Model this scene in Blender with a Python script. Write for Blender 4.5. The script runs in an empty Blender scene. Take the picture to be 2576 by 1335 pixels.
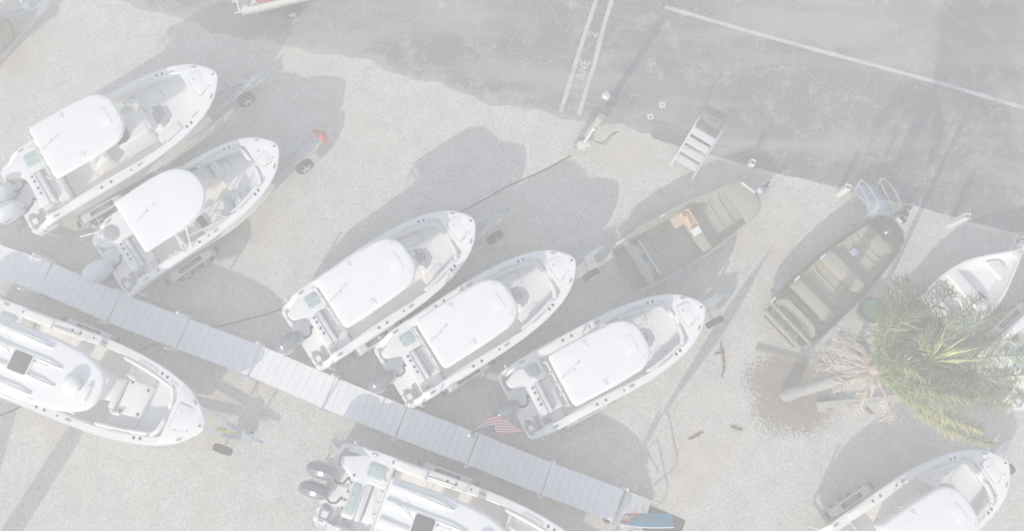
import bpy, bmesh, math, random
from mathutils import Vector, Matrix
R = math.radians
random.seed(7)
S = bpy.context.scene
COL = S.collection

# ------------------------------------------------------------------ camera
CAM_F, CAM_T, CAM_H = 2090.0, 0.197, 30.8        # focal length in pixels of a 2576 wide frame, tilt, height
cam = bpy.data.cameras.new("camera")
cam.sensor_width = 36.0
cam.lens = 36.0 * CAM_F / 2576.0
cam.clip_end = 2000
cam_o = bpy.data.objects.new("camera", cam)
cam_o.location = (0, 0, CAM_H)
cam_o.rotation_euler = (CAM_T, 0, 0)
COL.objects.link(cam_o)
S.camera = cam_o

# ------------------------------------------------------------------ light
SUN_EL, SUN_AZ = R(28.7), R(61.3)                 # elevation, direction the shadows point to (from +x towards +y)
w = bpy.data.worlds.new("World")
S.world = w
w.use_nodes = True
nt = w.node_tree
bg = nt.nodes["Background"]
sky = nt.nodes.new("ShaderNodeTexSky")
sky.sky_type = 'NISHITA'
sky.sun_disc = False
sky.sun_elevation = SUN_EL
# Nishita rotation 0 puts the sun towards +y, growing clockwise seen from above
sky.sun_rotation = math.atan2(-math.cos(SUN_AZ), -math.sin(SUN_AZ))
sky.air_density = 1.0
sky.dust_density = 1.0
nt.links.new(sky.outputs[0], bg.inputs[0])
bg.inputs[1].default_value = 0.15
sl = bpy.data.lights.new("sun", 'SUN')
sl.energy = 5.0
sl.angle = R(0.5)
sl.color = (1.0, 0.92, 0.80)
so = bpy.data.objects.new("sun", sl)
d = Vector((math.cos(SUN_AZ) * math.cos(SUN_EL), math.sin(SUN_AZ) * math.cos(SUN_EL), -math.sin(SUN_EL)))
so.rotation_euler = d.to_track_quat('-Z', 'Y').to_euler()
COL.objects.link(so)
S.view_settings.view_transform = 'Standard'
S.view_settings.look = 'None'
S.view_settings.gamma = 1.0
S.view_settings.exposure = 1.28
S.cycles.use_denoising = True
S.cycles.volume_bounces = 0
S.cycles.max_bounces = 10
S.cycles.diffuse_bounces = 7
S.cycles.sample_clamp_indirect = 10

def at(px, py, z=0.0):
    """world point at height z seen at pixel (px, py) of the 2576 x 1335 frame"""
    c, s = math.cos(CAM_T), math.sin(CAM_T)
    dx, dy, dz = (px - 1288) / CAM_F, -(py - 667.5) / CAM_F, -1.0
    wy, wz = dy * c - dz * s, dy * s + dz * c
    t = (z - CAM_H) / wz
    return Vector((dx * t, wy * t, z))

# ------------------------------------------------------------------ materials
def nodes(name):
    m = bpy.data.materials.new(name)
    m.use_nodes = True
    return m, m.node_tree.nodes, m.node_tree.links, m.node_tree.nodes["Principled BSDF"]

def tex(n, l, kind, scale, vec, **kw):
    t = n.new("ShaderNodeTex" + kind)
    t.inputs["Scale"].default_value = scale
    for k, v in kw.items():
        t.inputs[k].default_value = v
    l.new(vec, t.inputs["Vector"])
    return t

def ramp(n, l, fac, stops):
    r = n.new("ShaderNodeValToRGB")
    e = r.color_ramp.elements
    while len(e) < len(stops):
        e.new(0.5)
    for q, (p, c) in zip(e, stops):
        q.position = p
        q.color = (c, c, c, 1) if isinstance(c, (int, float)) else (*c, 1)
    l.new(fac, r.inputs[0])
    return r

def mix(n, l, a, b, fac, mode='MIX'):
    m = n.new("ShaderNodeMix")
    m.data_type = 'RGBA'
    m.blend_type = mode
    for sock, val in ((m.inputs[0], fac), (m.inputs[6], a), (m.inputs[7], b)):
        if hasattr(val, "is_linked"):
            l.new(val, sock)
        elif isinstance(val, (int, float)):
            sock.default_value = val
        else:
            sock.default_value = (*val, 1)
    return m.outputs[2]

def bump(n, l, b, h, strength, dist):
    bp = n.new("ShaderNodeBump")
    bp.inputs["Strength"].default_value = strength
    bp.inputs["Distance"].default_value = dist
    l.new(h, bp.inputs["Height"])
    l.new(bp.outputs[0], b.inputs["Normal"])

def mat(name, col, rough=0.5, metal=0.0, var=0.08, scale=6.0, coat=0.0, bmp=0.0, bscale=60.0, stain=None):
    m, n, l, b = nodes(name)
    tc = n.new("ShaderNodeTexCoord").outputs["Object"]
    t = tex(n, l, "Noise", scale, tc, Detail=6.0, Roughness=0.65)
    lo = tuple(c * (1 - var) for c in col)
    hi = tuple(min(1, c * (1 + var)) for c in col)
    c = ramp(n, l, t.outputs[0], [(0.3, lo), (0.7, hi)]).outputs[0]
    if stain:
        t2 = tex(n, l, "Noise", stain[1], tc, Detail=8.0, Roughness=0.7)
        c = mix(n, l, c, stain[0], ramp(n, l, t2.outputs[0], [(0.5, 0.0), (0.72, stain[2])]).outputs[0])
    l.new(c, b.inputs["Base Color"])
    b.inputs["Roughness"].default_value = rough
    b.inputs["Metallic"].default_value = metal
    b.inputs["Coat Weight"].default_value = coat
    b.inputs["Coat Roughness"].default_value = 0.08
    if bmp:
        t3 = tex(n, l, "Noise", bscale, tc, Detail=3.0)
        bump(n, l, b, t3.outputs[0], bmp, 0.01)
    return m

M = {}
def defmat(key, *a, **k):
    M[key] = mat(key, *a, **k)
defmat("gelcoat", (.83, .83, .825), .32, var=.02, coat=.2, stain=((.74, .73, .69), 2.6, .25))
defmat("gelcoat_seafoam", (.60, .71, .69), .25, var=.03, coat=.4)
defmat("gelcoat_pale_blue", (.66, .72, .76), .25, var=.03, coat=.4)
defmat("hull_bottom", (.58, .59, .60), .5, var=.06)
defmat("nonskid", (.82, .81, .79), .75, var=.04, bmp=.25, bscale=220., stain=((.68, .66, .62), 4.0, .25))
defmat("floor_cream", (.80, .775, .745), .75, var=.04, bmp=.25, bscale=220., stain=((.64, .60, .55), 3.0, .3))
defmat("vinyl_white", (.84, .835, .82), .5, var=.03)
defmat("vinyl_grey", (.70, .715, .725), .5, var=.04)
defmat("seam_grey", (.30, .31, .32), .7)
defmat("mat_grey", (.34, .35, .36), .85, var=.08, bmp=.2, bscale=200.)
defmat("mat_dark", (.10, .105, .11), .85)
defmat("dark_hole", (.03, .03, .032), .8)
defmat("chrome", (.72, .73, .74), .18, 1.0, var=.03)
defmat("aluminium", (.70, .71, .72), .38, .4, var=.08)
defmat("galvanised", (.52, .555, .59), .5, .35, var=.14, scale=14.)
defmat("coupler_blue", (.30, .46, .56), .4, .2)
defmat("rubber", (.022, .022, .023), .85, var=.2, bmp=.3)
defmat("black_cowl", (.15, .18, .21), .22, .1, coat=.7, var=.1)
defmat("grey_cowl", (.62, .67, .73), .25, coat=.5, var=.03)
defmat("engine_leg", (.10, .11, .12), .4)
defmat("black_plastic", (.03, .03, .032), .5)
defmat("glass_green", (.36, .49, .475), .12, var=.06, coat=.6)
defmat("smoked_glass", (.035, .038, .04), .08, coat=.8)
defmat("white_paint", (.80, .80, .78), .4, var=.04, coat=.2)
defmat("white_text", (.82, .82, .82), .5)
defmat("black_text", (.04, .04, .045), .5)
defmat("canvas_white", (.82, .83, .83), .8, var=.03, bmp=.15, bscale=30.)
defmat("dock_vinyl", (.87, .88, .90), .6, var=.03, scale=3., bmp=.1, stain=((.70, .68, .63), 2.2, .35))
defmat("dock_beam", (.62, .62, .60), .7, .0, var=.1)
defmat("pvc_white", (.74, .75, .74), .45, var=.06, scale=9., stain=((.5, .49, .45), 5., .4))
defmat("olive_paint", (.38, .38, .30), .5, var=.06, scale=5., stain=((.28, .27, .21), 3., .35))
defmat("olive_inside", (.37, .365, .295), .55, var=.07, scale=6., stain=((.27, .25, .19), 4., .4))
defmat("dark_olive", (.055, .06, .048), .5, var=.15)
defmat("tan_paint", (.38, .36, .285), .55, var=.06, stain=((.30, .27, .20), 4., .4))
defmat("tan_dark", (.29, .28, .23), .6, var=.1)
defmat("cardboard", (.74, .56, .38), .85, var=.08)
defmat("plywood", (.62, .45, .29), .8, var=.15, scale=10.)
defmat("weathered_wood", (.33, .29, .24), .9, var=.3, scale=12., bmp=.5, bscale=40.)
defmat("pile_wood", (.42, .405, .375), .9, var=.2, scale=10., bmp=.5, bscale=30.)
defmat("pale_board", (.47, .47, .42), .7, var=.06)
defmat("rust_steel", (.30, .15, .10), .8, var=.3, scale=20.)
defmat("cable_black", (.03, .03, .03), .6)
defmat("rope_grey", (.55, .55, .53), .8, var=.1)
defmat("stair_blue", (.45, .52, .60), .5, .3, var=.06)
defmat("stair_white", (.82, .83, .83), .5, var=.04)
defmat("palm_bark", (.33, .335, .345), .95, var=.3, scale=9., bmp=.8, bscale=18.)
defmat("palm_green", (.15, .20, .085), .42, var=.45, scale=2.2)
defmat("palm_fresh", (.46, .50, .19), .45, var=.25)
defmat("palm_yellowing", (.32, .32, .12), .6, var=.4, scale=2.5)
defmat("palm_dead", (.40, .37, .33), .9, var=.35, scale=7.)
defmat("petiole_green", (.13, .20, .05), .5, var=.2)
defmat("sheath_brown", (.36, .31, .265), .85, var=.3, scale=6.)
defmat("tub_green", (.05, .17, .13), .5, var=.1)
defmat("tub_rim", (.02, .04, .035), .6)
defmat("red_cloth", (.62, .045, .06), .7, var=.1)
defmat("red_plastic", (.46, .06, .05), .5, var=.1)
defmat("blue_cloth", (.04, .36, .62), .7, var=.1)
defmat("navy_cloth", (.03, .05, .16), .7, var=.1)
defmat("white_cloth", (.78, .78, .77), .75, var=.04)
defmat("box_grey", (.60, .64, .62), .45, var=.05)
defmat("glass_clear", (.52, .57, .58), .1, coat=.6)
defmat("lamp_grey", (.58, .63, .66), .4, .3, var=.06)
defmat("leaf_litter", (.16, .11, .075), .9, var=.3)
defmat("yellow_strap", (.72, .52, .04), .6)
defmat("rubber_mat", (.035, .036, .037), .9, var=.15)

def camo():
    m, n, l, b = nodes("camouflage_paint")
    tc = n.new("ShaderNodeTexCoord").outputs["Object"]
    t = tex(n, l, "Noise", 5.5, tc, Detail=5.0, Roughness=.7)
    c = ramp(n, l, t.outputs[0], [(.38, (.06, .06, .05)), (.46, (.20, .20, .15)), (.54, (.10, .11, .075)), (.62, (.42, .41, .35))])
    c.color_ramp.interpolation = 'CONSTANT'
    l.new(c.outputs[0], b.inputs["Base Color"])
    b.inputs["Roughness"].default_value = .6
    M["camo"] = m
camo()

def gravel_graph(n, l, p):
    """colour and height of the crushed shell gravel"""
    big = tex(n, l, "Noise", .22, p, Detail=5.0, Roughness=.6)
    mid = tex(n, l, "Noise", 1.3, p, Detail=6.0, Roughness=.7)
    st = tex(n, l, "Voronoi", 17.0, p, Randomness=1.0)
    st2 = tex(n, l, "Noise", 10.0, p, Detail=7.0, Roughness=.85)
    c = ramp(n, l, st2.outputs[0], [(.33, (.31, .292, .255)), (.45, (.645, .617, .553)), (.56, (.81, .782, .714)), (.68, (.94, .917, .855))]).outputs[0]
    sep = n.new("ShaderNodeSeparateColor")
    l.new(st.outputs["Color"], sep.inputs[0])
    c = mix(n, l, c, ramp(n, l, sep.outputs[0], [(.0, .30), (.5, .55), (1.0, .78)]).outputs[0], .30)
    sand = ramp(n, l, big.outputs[0], [(.50, 0.0), (.66, .6)]).outputs[0]
    c = mix(n, l, c, (.66, .60, .515), sand)
    c = mix(n, l, c, (.66, .65, .64), ramp(n, l, mid.outputs[0], [(.36, .42), (.60, 0.0)]).outputs[0], 'MULTIPLY')
    mm = n.new("ShaderNodeMath")
    mm.operation = 'MULTIPLY_ADD'
    l.new(st.outputs["Distance"], mm.inputs[0])
    mm.inputs[1].default_value = -.35
    l.new(st2.outputs[0], mm.inputs[2])
    return c, mm.outputs[0], sep.outputs[0]

def gravel():
    m, n, l, b = nodes("crushed_shell_gravel")
    p = n.new("ShaderNodeTexCoord").outputs["Object"]
    c, h, _ = gravel_graph(n, l, p)
    l.new(c, b.inputs["Base Color"])
    b.inputs["Roughness"].default_value = .95
    b.inputs["Specular IOR Level"].default_value = .2
    bump(n, l, b, h, .75, .035)
    M["gravel"] = m
gravel()

def asphalt():
    m, n, l, b = nodes("worn_asphalt")
    p = n.new("ShaderNodeTexCoord").outputs["Object"]
    mp = n.new("ShaderNodeMapping")
    mp.inputs["Rotation"].default_value = (0, 0, R(14))
    mp.inputs["Scale"].default_value = (.22, 1.0, 1.0)
    l.new(p, mp.inputs[0])
    band = tex(n, l, "Noise", .42, mp.outputs[0], Detail=6.0, Roughness=.62)
    mid = tex(n, l, "Noise", .9, p, Detail=10.0, Roughness=.78)
    fine = tex(n, l, "Noise", 17.0, p, Detail=5.0, Roughness=.8)
    c = ramp(n, l, fine.outputs[0], [(.36, (.06, .066, .075)), (.50, (.15, .158, .168)), (.60, (.31, .312, .315)), (.68, (.66, .66, .65))]).outputs[0]
    c = mix(n, l, c, (.36, .35, .325), ramp(n, l, band.outputs[0], [(.47, 0.0), (.60, .85)]).outputs[0])
    c = mix(n, l, c, (.38, .37, .34), ramp(n, l, mid.outputs[0], [(.53, 0.0), (.63, .85)]).outputs[0])
    spots = tex(n, l, "Voronoi", .55, p, Randomness=1.0)
    wob = tex(n, l, "Noise", 5.0, p, Detail=4.0)
    ad = n.new("ShaderNodeMath"); ad.operation = 'MULTIPLY_ADD'
    l.new(wob.outputs[0], ad.inputs[0]); ad.inputs[1].default_value = .35
    l.new(spots.outputs["Distance"], ad.inputs[2])
    c = mix(n, l, c, (.50, .48, .44), ramp(n, l, ad.outputs[0], [(.21, .8), (.30, 0.0)]).outputs[0])
    for sc_, thr, lim in ((7.0, .16, .42), (15.0, .22, .50)):
        ch = tex(n, l, "Voronoi", sc_, p, Randomness=1.0)
        cs = n.new("ShaderNodeSeparateColor"); l.new(ch.outputs["Color"], cs.inputs[0])
        q1 = ramp(n, l, ch.outputs["Distance"], [(thr, 1.0), (thr + .10, 0.0)])
        q2 = ramp(n, l, cs.outputs[0], [(.62, 0.0), (.70, 1.0)])
        q3 = ramp(n, l, mid.outputs[0], [(lim, .12), (lim + .12, .85)])
        mu = n.new("ShaderNodeMath"); mu.operation = 'MULTIPLY'
        l.new(q1.outputs[0], mu.inputs[0]); l.new(q2.outputs[0], mu.inputs[1])
        mv = n.new("ShaderNodeMath"); mv.operation = 'MULTIPLY'
        l.new(mu.outputs[0], mv.inputs[0]); l.new(q3.outputs[0], mv.inputs[1])
        c = mix(n, l, c, (.62, .61, .57), mv.outputs[0])
    crk = n.new("ShaderNodeTexVoronoi"); crk.feature = 'DISTANCE_TO_EDGE'
    crk.inputs["Scale"].default_value = .28
    wv_ = n.new("ShaderNodeVectorMath"); wv_.operation = 'MULTIPLY_ADD'
    l.new(tex(n, l, "Noise", 1.4, p, Detail=5.0).outputs["Color"], wv_.inputs[0])
    wv_.inputs[1].default_value = (.9, .9, .9)
    l.new(p, wv_.inputs[2]); l.new(wv_.outputs[0], crk.inputs["Vector"])
    c = mix(n, l, c, (.42, .42, .41), ramp(n, l, crk.outputs["Distance"], [(.004, .45), (.012, 0.0)]).outputs[0])
    att = n.new("ShaderNodeAttribute"); att.attribute_name = "edge"
    e2 = n.new("ShaderNodeMath"); e2.operation = 'MULTIPLY_ADD'
    l.new(mid.outputs[0], e2.inputs[0]); e2.inputs[1].default_value = 1.6
    l.new(att.outputs["Fac"], e2.inputs[2])
    c = mix(n, l, c, (.44, .425, .385), ramp(n, l, e2.outputs[0], [(.78, .85), (1.25, 0.0)]).outputs[0])
    l.new(c, b.inputs["Base Color"])
    b.inputs["Roughness"].default_value = .9
    b.inputs["Specular IOR Level"].default_value = .25
    bump(n, l, b, fine.outputs[0], .5, .012)
    M["asphalt"] = m
asphalt()

def road_paint():
    m, n, l, b = nodes("worn_road_paint")
    p = n.new("ShaderNodeTexCoord").outputs["Object"]
    fine = tex(n, l, "Noise", 26.0, p, Detail=5.0, Roughness=.75)
    mid = tex(n, l, "Noise", 1.3, p, Detail=4.0)
    c = ramp(n, l, fine.outputs[0], [(.30, (.24, .24, .235)), (.42, (.56, .56, .55)), (.8, (.70, .70, .69))]).outputs[0]
    c = mix(n, l, c, (.34, .335, .32), ramp(n, l, mid.outputs[0], [(.48, 0.0), (.72, .6)]).outputs[0])
    l.new(c, b.inputs["Base Color"])
    b.inputs["Roughness"].default_value = .85
    M["road_paint"] = m
road_paint()

def over_gravel(key, name, stops, lo_, hi_, fscale=20.0):
    """a loose cover that thins out over the gravel towards its edge (vertex attribute 'edge')"""
    m, n, l, b = nodes(name)
    p = n.new("ShaderNodeTexCoord").outputs["Object"]
    gc, gh, cell = gravel_graph(n, l, p)
    f = tex(n, l, "Noise", fscale, p, Detail=6.0, Roughness=.75)
    w_ = tex(n, l, "Noise", 2.2, p, Detail=5.0, Roughness=.7)
    c = ramp(n, l, f.outputs[0], stops).outputs[0]
    att = n.new("ShaderNodeAttribute"); att.attribute_name = "edge"
    chip = tex(n, l, "Voronoi", 26.0, p, Randomness=1.0)
    cs = n.new("ShaderNodeSeparateColor"); l.new(chip.outputs["Color"], cs.inputs[0])
    th = n.new("ShaderNodeMath"); th.operation = 'ADD'
    l.new(cs.outputs[0], th.inputs[0]); l.new(att.outputs["Fac"], th.inputs[1])
    t2 = n.new("ShaderNodeMath"); t2.operation = 'MULTIPLY_ADD'
    l.new(w_.outputs[0], t2.inputs[0]); t2.inputs[1].default_value = .9
    l.new(th.outputs[0], t2.inputs[2])
    k = ramp(n, l, t2.outputs[0], [(lo_, 0.0), (hi_, 1.0)])
    c = mix(n, l, gc, c, k.outputs[0])
    l.new(c, b.inputs["Base Color"])
    b.inputs["Roughness"].default_value = .95
    b.inputs["Specular IOR Level"].default_value = .2
    hm = mix(n, l, gh, f.outputs[0], k.outputs[0])
    bump(n, l, b, hm, .8, .035)
    M[key] = m
over_gravel("mulch", "brown_mulch", [(.3, (.165, .14, .122)), (.6, (.32, .28, .248)), (.75, (.50, .46, .42))], .56, 1.10)
over_gravel("beaten_sand", "beaten_sand", [(.3, (.52, .48, .42)), (.6, (.66, .62, .55)), (.75, (.72, .68, .62))], .80, 1.0, 9.0)

# ------------------------------------------------------------------ mesh helpers
def offset(pts, d):
    """inset a closed 2-D outline by d (counter-clockwise outline: inwards)"""
    n = len(pts); out = []
    area = sum(pts[i][0] * pts[(i + 1) % n][1] - pts[(i + 1) % n][0] * pts[i][1] for i in range(n))
    sg = 1 if area > 0 else -1
    for i in range(n):
        a, b, c = Vector(pts[i - 1][:2]), Vector(pts[i][:2]), Vector(pts[(i + 1) % n][:2])
        e1, e2 = (b - a), (c - b)
        if e1.length < 1e-9: e1 = e2
        if e2.length < 1e-9: e2 = e1
        e1 = e1.normalized(); e2 = e2.normalized()
        n1, n2 = Vector((-e1.y, e1.x)) * sg, Vector((-e2.y, e2.x)) * sg
        nn = n1 + n2
        if nn.length < 1e-6: nn = n1
        nn.normalize()
        k = 1 / max(.45, nn.dot(n1))
        q = b + nn * d * k
        out.append((q.x, q.y))
    return out

def round_poly(pts, r, n=5):
    """round the corners of a closed polygon; r is one radius or one per corner"""
    out = []; N = len(pts)
    for i in range(N):
        a, b, c = Vector(pts[i - 1]), Vector(pts[i]), Vector(pts[(i + 1) % N])
        rr = r[i] if isinstance(r, (list, tuple)) else r
        u, v = (a - b), (c - b)
        k = min(rr, u.length * .48, v.length * .48)
        p, q = b + u.normalized() * k, b + v.normalized() * k
        if k < 1e-4:
            out.append((b.x, b.y)); continue
        for j in range(n + 1):
            t = j / n
            w_ = p * (1 - t) ** 2 + b * 2 * t * (1 - t) + q * t * t
            out.append((w_.x, w_.y))
    return out

def rect(x0, x1, y0, y1):
    return [(x0, y0), (x1, y0), (x1, y1), (x0, y1)]

def circle(cx, cy, r, n=16, ry=None, rot=0):
    ry = ry or r
    o = []
    for i in range(n):
        a = 2 * math.pi * i / n
        x, y = r * math.cos(a), ry * math.sin(a)
        o.append((cx + x * math.cos(rot) - y * math.sin(rot), cy + x * math.sin(rot) + y * math.cos(rot)))
    return o

class MB:
    def __init__(s):
        s.v = []; s.f = []
    def add(s, vs, fs):
        b = len(s.v)
        s.v += [tuple(p) for p in vs]
        s.f += [tuple(i + b for i in q) for q in fs]
        return s
    def box(s, c, size, rz=0.0, rot=None):
        hx, hy, hz = size[0] / 2, size[1] / 2, size[2] / 2
        m = rot or Matrix.Rotation(rz, 3, 'Z')
        vs = [Vector(c) + m @ Vector((x * hx, y * hy, z * hz)) for z in (-1, 1) for y in (-1, 1) for x in (-1, 1)]
        return s.add(vs, [(0, 2, 3, 1), (4, 5, 7, 6), (0, 1, 5, 4), (2, 6, 7, 3), (0, 4, 6, 2), (1, 3, 7, 5)])
    def beam(s, a, b, w, h):
        """box beam from a to b, w wide and h high"""
        a, b = Vector(a), Vector(b)
        d = (b - a); L = d.length; d.normalize()
        side = d.cross(Vector((0, 0, 1)))
        if side.length < 1e-4: side = Vector((1, 0, 0))
        side.normalize(); up = side.cross(d)
        m = Matrix((d, side, up)).transposed()
        return s.box((a + b) / 2, (L, w, h), rot=m)
    def rings(s, rs, cap0=True, cap1=True, closed=True):
        n = len(rs[0]); b = len(s.v)
        for r in rs: s.v += [tuple(p) for p in r]
        for k in range(len(rs) - 1):
            for i in range(n if closed else n - 1):
                j = (i + 1) % n
                s.f.append((b + k * n + i, b + k * n + j, b + (k + 1) * n + j, b + (k + 1) * n + i))
        if cap0: s.f.append(tuple(b + i for i in range(n))[::-1])
        if cap1: s.f.append(tuple(b + (len(rs) - 1) * n + i for i in range(n)))
        return s
    def prism(s, o, z0, z1):
        return s.rings([[(x, y, z0) for x, y in o], [(x, y, z1) for x, y in o]])
    def slab(s, o, z0, z1, r=.03, n=3, crown=0.0, under=0.0):
        rs = []
        if under: rs.append([(x, y, z0) for x, y in offset(o, under)])
        rs.append([(x, y, z0 + under) for x, y in o])
        for k in range(n + 1):
            a = k / n * math.pi / 2
            oo = offset(o, r * (1 - math.cos(a))) if k else o
            rs.append([(x, y, z1 - r + r * math.sin(a)) for x, y in oo])
        if crown:
            last = offset(o, r)
            cx = sum(p[0] for p in last) / len(last); cy = sum(p[1] for p in last) / len(last)
            for sc in (.85, .65, .4, .15):
                rs.append([(cx + (x - cx) * sc, cy + (y - cy) * sc, z1 + crown * (1 - sc * sc)) for x, y in last])
        return s.rings(rs)
    def tube(s, path, r, n=8, closed=False, flat=1.0, cap=True):
        P = [Vector(p) for p in path]; rs = []
        up = None
        for i, p in enumerate(P):
            if closed: t = P[(i + 1) % len(P)] - P[i - 1]
            else: t = P[min(i + 1, len(P) - 1)] - P[max(i - 1, 0)]
            t.normalize()
            if up is None:
                up = Vector((0, 0, 1)) if abs(t.z) < .95 else Vector((0, 1, 0))
            u = t.cross(up)
            if u.length < 1e-3: u = t.cross(Vector((1, 0, .1)))
            u.normalize(); v = u.cross(t); up = v
            rr = r[i] if isinstance(r, (list, tuple)) else r
            rs.append([p + u * rr * math.cos(2 * math.pi * k / n) + v * rr * flat * math.sin(2 * math.pi * k / n) for k in range(n)])
        if closed:
            rs.append(rs[0])
        return s.rings(rs, cap and not closed, cap and not closed)
    def lathe(s, prof, c=(0, 0, 0), axis='Z', n=20, rot=None):
        rs = []
        m = rot or {'Z': Matrix.Identity(3), 'Y': Matrix.Rotation(-math.pi / 2, 3, 'X'), 'X': Matrix.Rotation(math.pi / 2, 3, 'Y')}[axis]
        for r, z in prof:
            rs.append([Vector(c) + m @ Vector((r * math.cos(2 * math.pi * k / n), r * math.sin(2 * math.pi * k / n), z)) for k in range(n)])
        return s.rings(rs)
    def ell(s, c, rad, n=16, k=10, rot=None):
        m = rot or Matrix.Identity(3)
        rs = []
        for j in range(k + 1):
            a = -math.pi / 2 + math.pi * j / k
            q = max(.02, math.cos(a))
            rs.append([Vector(c) + m @ Vector((rad[0] * q * math.cos(2 * math.pi * i / n), rad[1] * q * math.sin(2 * math.pi * i / n), rad[2] * math.sin(a))) for i in range(n)])
        return s.rings(rs)
    def xform(s, m):
        s.v = [tuple(m @ Vector(p)) for p in s.v]
        return s
    def build(s, name, m, parent=None, sharp=38):
        me = bpy.data.meshes.new(name)
        me.from_pydata(s.v, [], s.f)
        me.update()
        bm = bmesh.new(); bm.from_mesh(me)
        bmesh.ops.recalc_face_normals(bm, faces=bm.faces)
        bm.to_mesh(me); bm.free()
        me.polygons.foreach_set("use_smooth", [True] * len(me.polygons))
        me.set_sharp_from_angle(angle=R(sharp))
        me.materials.append(M[m] if isinstance(m, str) else m)
        o = bpy.data.objects.new(name, me)
        COL.objects.link(o)
        if parent: o.parent = parent
        return o

def tag(o, label=None, cat=None, group=None, kind=None):
    if label: o["label"] = label
    if cat: o["category"] = cat
    if group: o["group"] = group
    if kind: o["kind"] = kind
    return o

def empty(name, loc=(0, 0, 0), rz=0.0, label=None, cat=None, group=None):
    o = bpy.data.objects.new(name, None)
    o.empty_display_size = .3
    COL.objects.link(o)
    o.location = loc
    o.rotation_euler = (0, 0, rz)
    return tag(o, label, cat, group)

def kids(o):
    return [c for c in ALL() if c.parent is o]
def ALL():
    return list(bpy.data.objects)

def copy_tree(o, parent=None, chmap=None):
    if chmap is None:
        chmap = {}
        for c in bpy.data.objects:
            if c.parent: chmap.setdefault(c.parent.name, []).append(c)
    c = o.copy()
    COL.objects.link(c)
    c.parent = parent
    for k in chmap.get(o.name, []):
        copy_tree(k, c, chmap)
    return c

def text(s, size, name, m, parent, loc, rz=0.0, rot=None, bold=.0):
    cu = bpy.data.curves.new(name, 'FONT')
    cu.body = s; cu.size = size; cu.align_x = 'CENTER'; cu.align_y = 'CENTER'
    cu.extrude = .002; cu.offset = bold
    cu.resolution_u = 3
    t = bpy.data.objects.new(name, cu)
    COL.objects.link(t)
    dg = bpy.context.evaluated_depsgraph_get()
    me = bpy.data.meshes.new_from_object(t.evaluated_get(dg))
    bpy.data.objects.remove(t)
    me.materials.clear(); me.materials.append(M[m])
    o = bpy.data.objects.new(name, me)
    COL.objects.link(o)
    o.location = loc
    o.rotation_euler = rot or (0, 0, rz)
    if parent: o.parent = parent
    return o

def interp(tab, x):
    for (a, p), (b, q) in zip(tab, tab[1:]):
        if x <= b:
            t = (x - a) / (b - a)
            return p + (q - p) * max(0, t)
    return tab[-1][1]

def smooth_tab(tab, n):
    """Catmull-Rom resample of a table of (x, y)"""
    out = []
    P = [Vector(p) for p in tab]
    for i in range(len(P) - 1):
        p0, p1, p2, p3 = P[max(i - 1, 0)], P[i], P[i + 1], P[min(i + 2, len(P) - 1)]
        for k in range(n):
            t = k / n
            out.append(.5 * ((2 * p1) + (p2 - p0) * t + (2 * p0 - 5 * p1 + 4 * p2 - p3) * t * t + (3 * p1 - p0 - 3 * p2 + p3) * t ** 3))
    out.append(P[-1])
    return out

# ------------------------------------------------------------------ ground, road, markings
def structure(o):
    o["kind"] = "structure"
    return o

HALF = 70.0
g = MB()
N_ = 28
g.add([(-HALF + 2 * HALF * i / N_, -HALF + 2 * HALF * j / N_ + 10, 0) for j in range(N_ + 1) for i in range(N_ + 1)],
      [(j * (N_ + 1) + i, j * (N_ + 1) + i + 1, (j + 1) * (N_ + 1) + i + 1, (j + 1) * (N_ + 1) + i) for j in range(N_) for i in range(N_)])
structure(g.build("gravel_ground", "gravel"))

ra, rb = at(840, 146), at(2576, 592)
ru = (rb - ra).normalized()
rn = Vector((-ru.y, ru.x, 0))
if rn.y < 0: rn = -rn
def wob(s, amp=1.0):
    return amp * (.16 * math.sin(s * .55 + 1) + .10 * math.sin(s * 1.7) + .06 * math.sin(s * 4.3 + 2) + random.uniform(-.05, .05))
rows = [0, .25, .6, 1.1, 2, 4, 9, 20, 45]
cols = [-38 + .16 * i for i in range(int(88 / .16))]
vs, at_edge = [], []
for s_ in cols:
    k = 1.0 if s_ < 13 else .25
    e = wob(s_, k)
    for dd in rows:
        vs.append(ra + ru * s_ + rn * (dd + e * max(0, 1 - dd / 2)) + Vector((0, 0, .004)))
        at_edge.append(dd / 2.5 + (0 if s_ < 13 else .22))
nr = len(rows)
rd = MB().add(vs, [(i * nr + j, (i + 1) * nr + j, (i + 1) * nr + j + 1, i * nr + j + 1) for i in range(len(cols) - 1) for j in range(nr - 1)])
road = structure(rd.build("asphalt_road", "asphalt"))
a_ = road.data.attributes.new("edge", 'FLOAT', 'POINT')
a_.data.foreach_set("value", at_edge)

def stripe(name, pts, wd, z=.008):
    P = [at(*p, 0) for p in pts]
    Q = []
    for i in range(len(P) - 1):
        for k in range(24):
            Q.append(P[i].lerp(P[i + 1], k / 24))
    Q.append(P[-1])
    vs = []
    for i, p in enumerate(Q):
        t = (Q[min(i + 1, len(Q) - 1)] - Q[max(i - 1, 0)]).normalized()
        nn = Vector((-t.y, t.x, 0))
        w0 = wd / 2 + random.uniform(-.012, .012)
        vs += [p + nn * w0 + Vector((0, 0, z)), p - nn * w0 + Vector((0, 0, z))]
    return structure(MB().add(vs, [(2 * i, 2 * i + 1, 2 * i + 3, 2 * i + 2) for i in range(len(Q) - 1)]).build(name, "road_paint"))

stripe("lane_line", [(1504, -12), (1477, 69), (1453, 144), (1434, 206), (1410, 283)], .17)
stripe("lane_line", [(1543, -12), (1524, 49), (1512, 93), (1495, 164), (1479, 210), (1456, 290)], .17)
stripe("parking_line", [(1672, 18), (1932, 93), (2363, 209), (2590, 276), (3300, 480)], .16)

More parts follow.
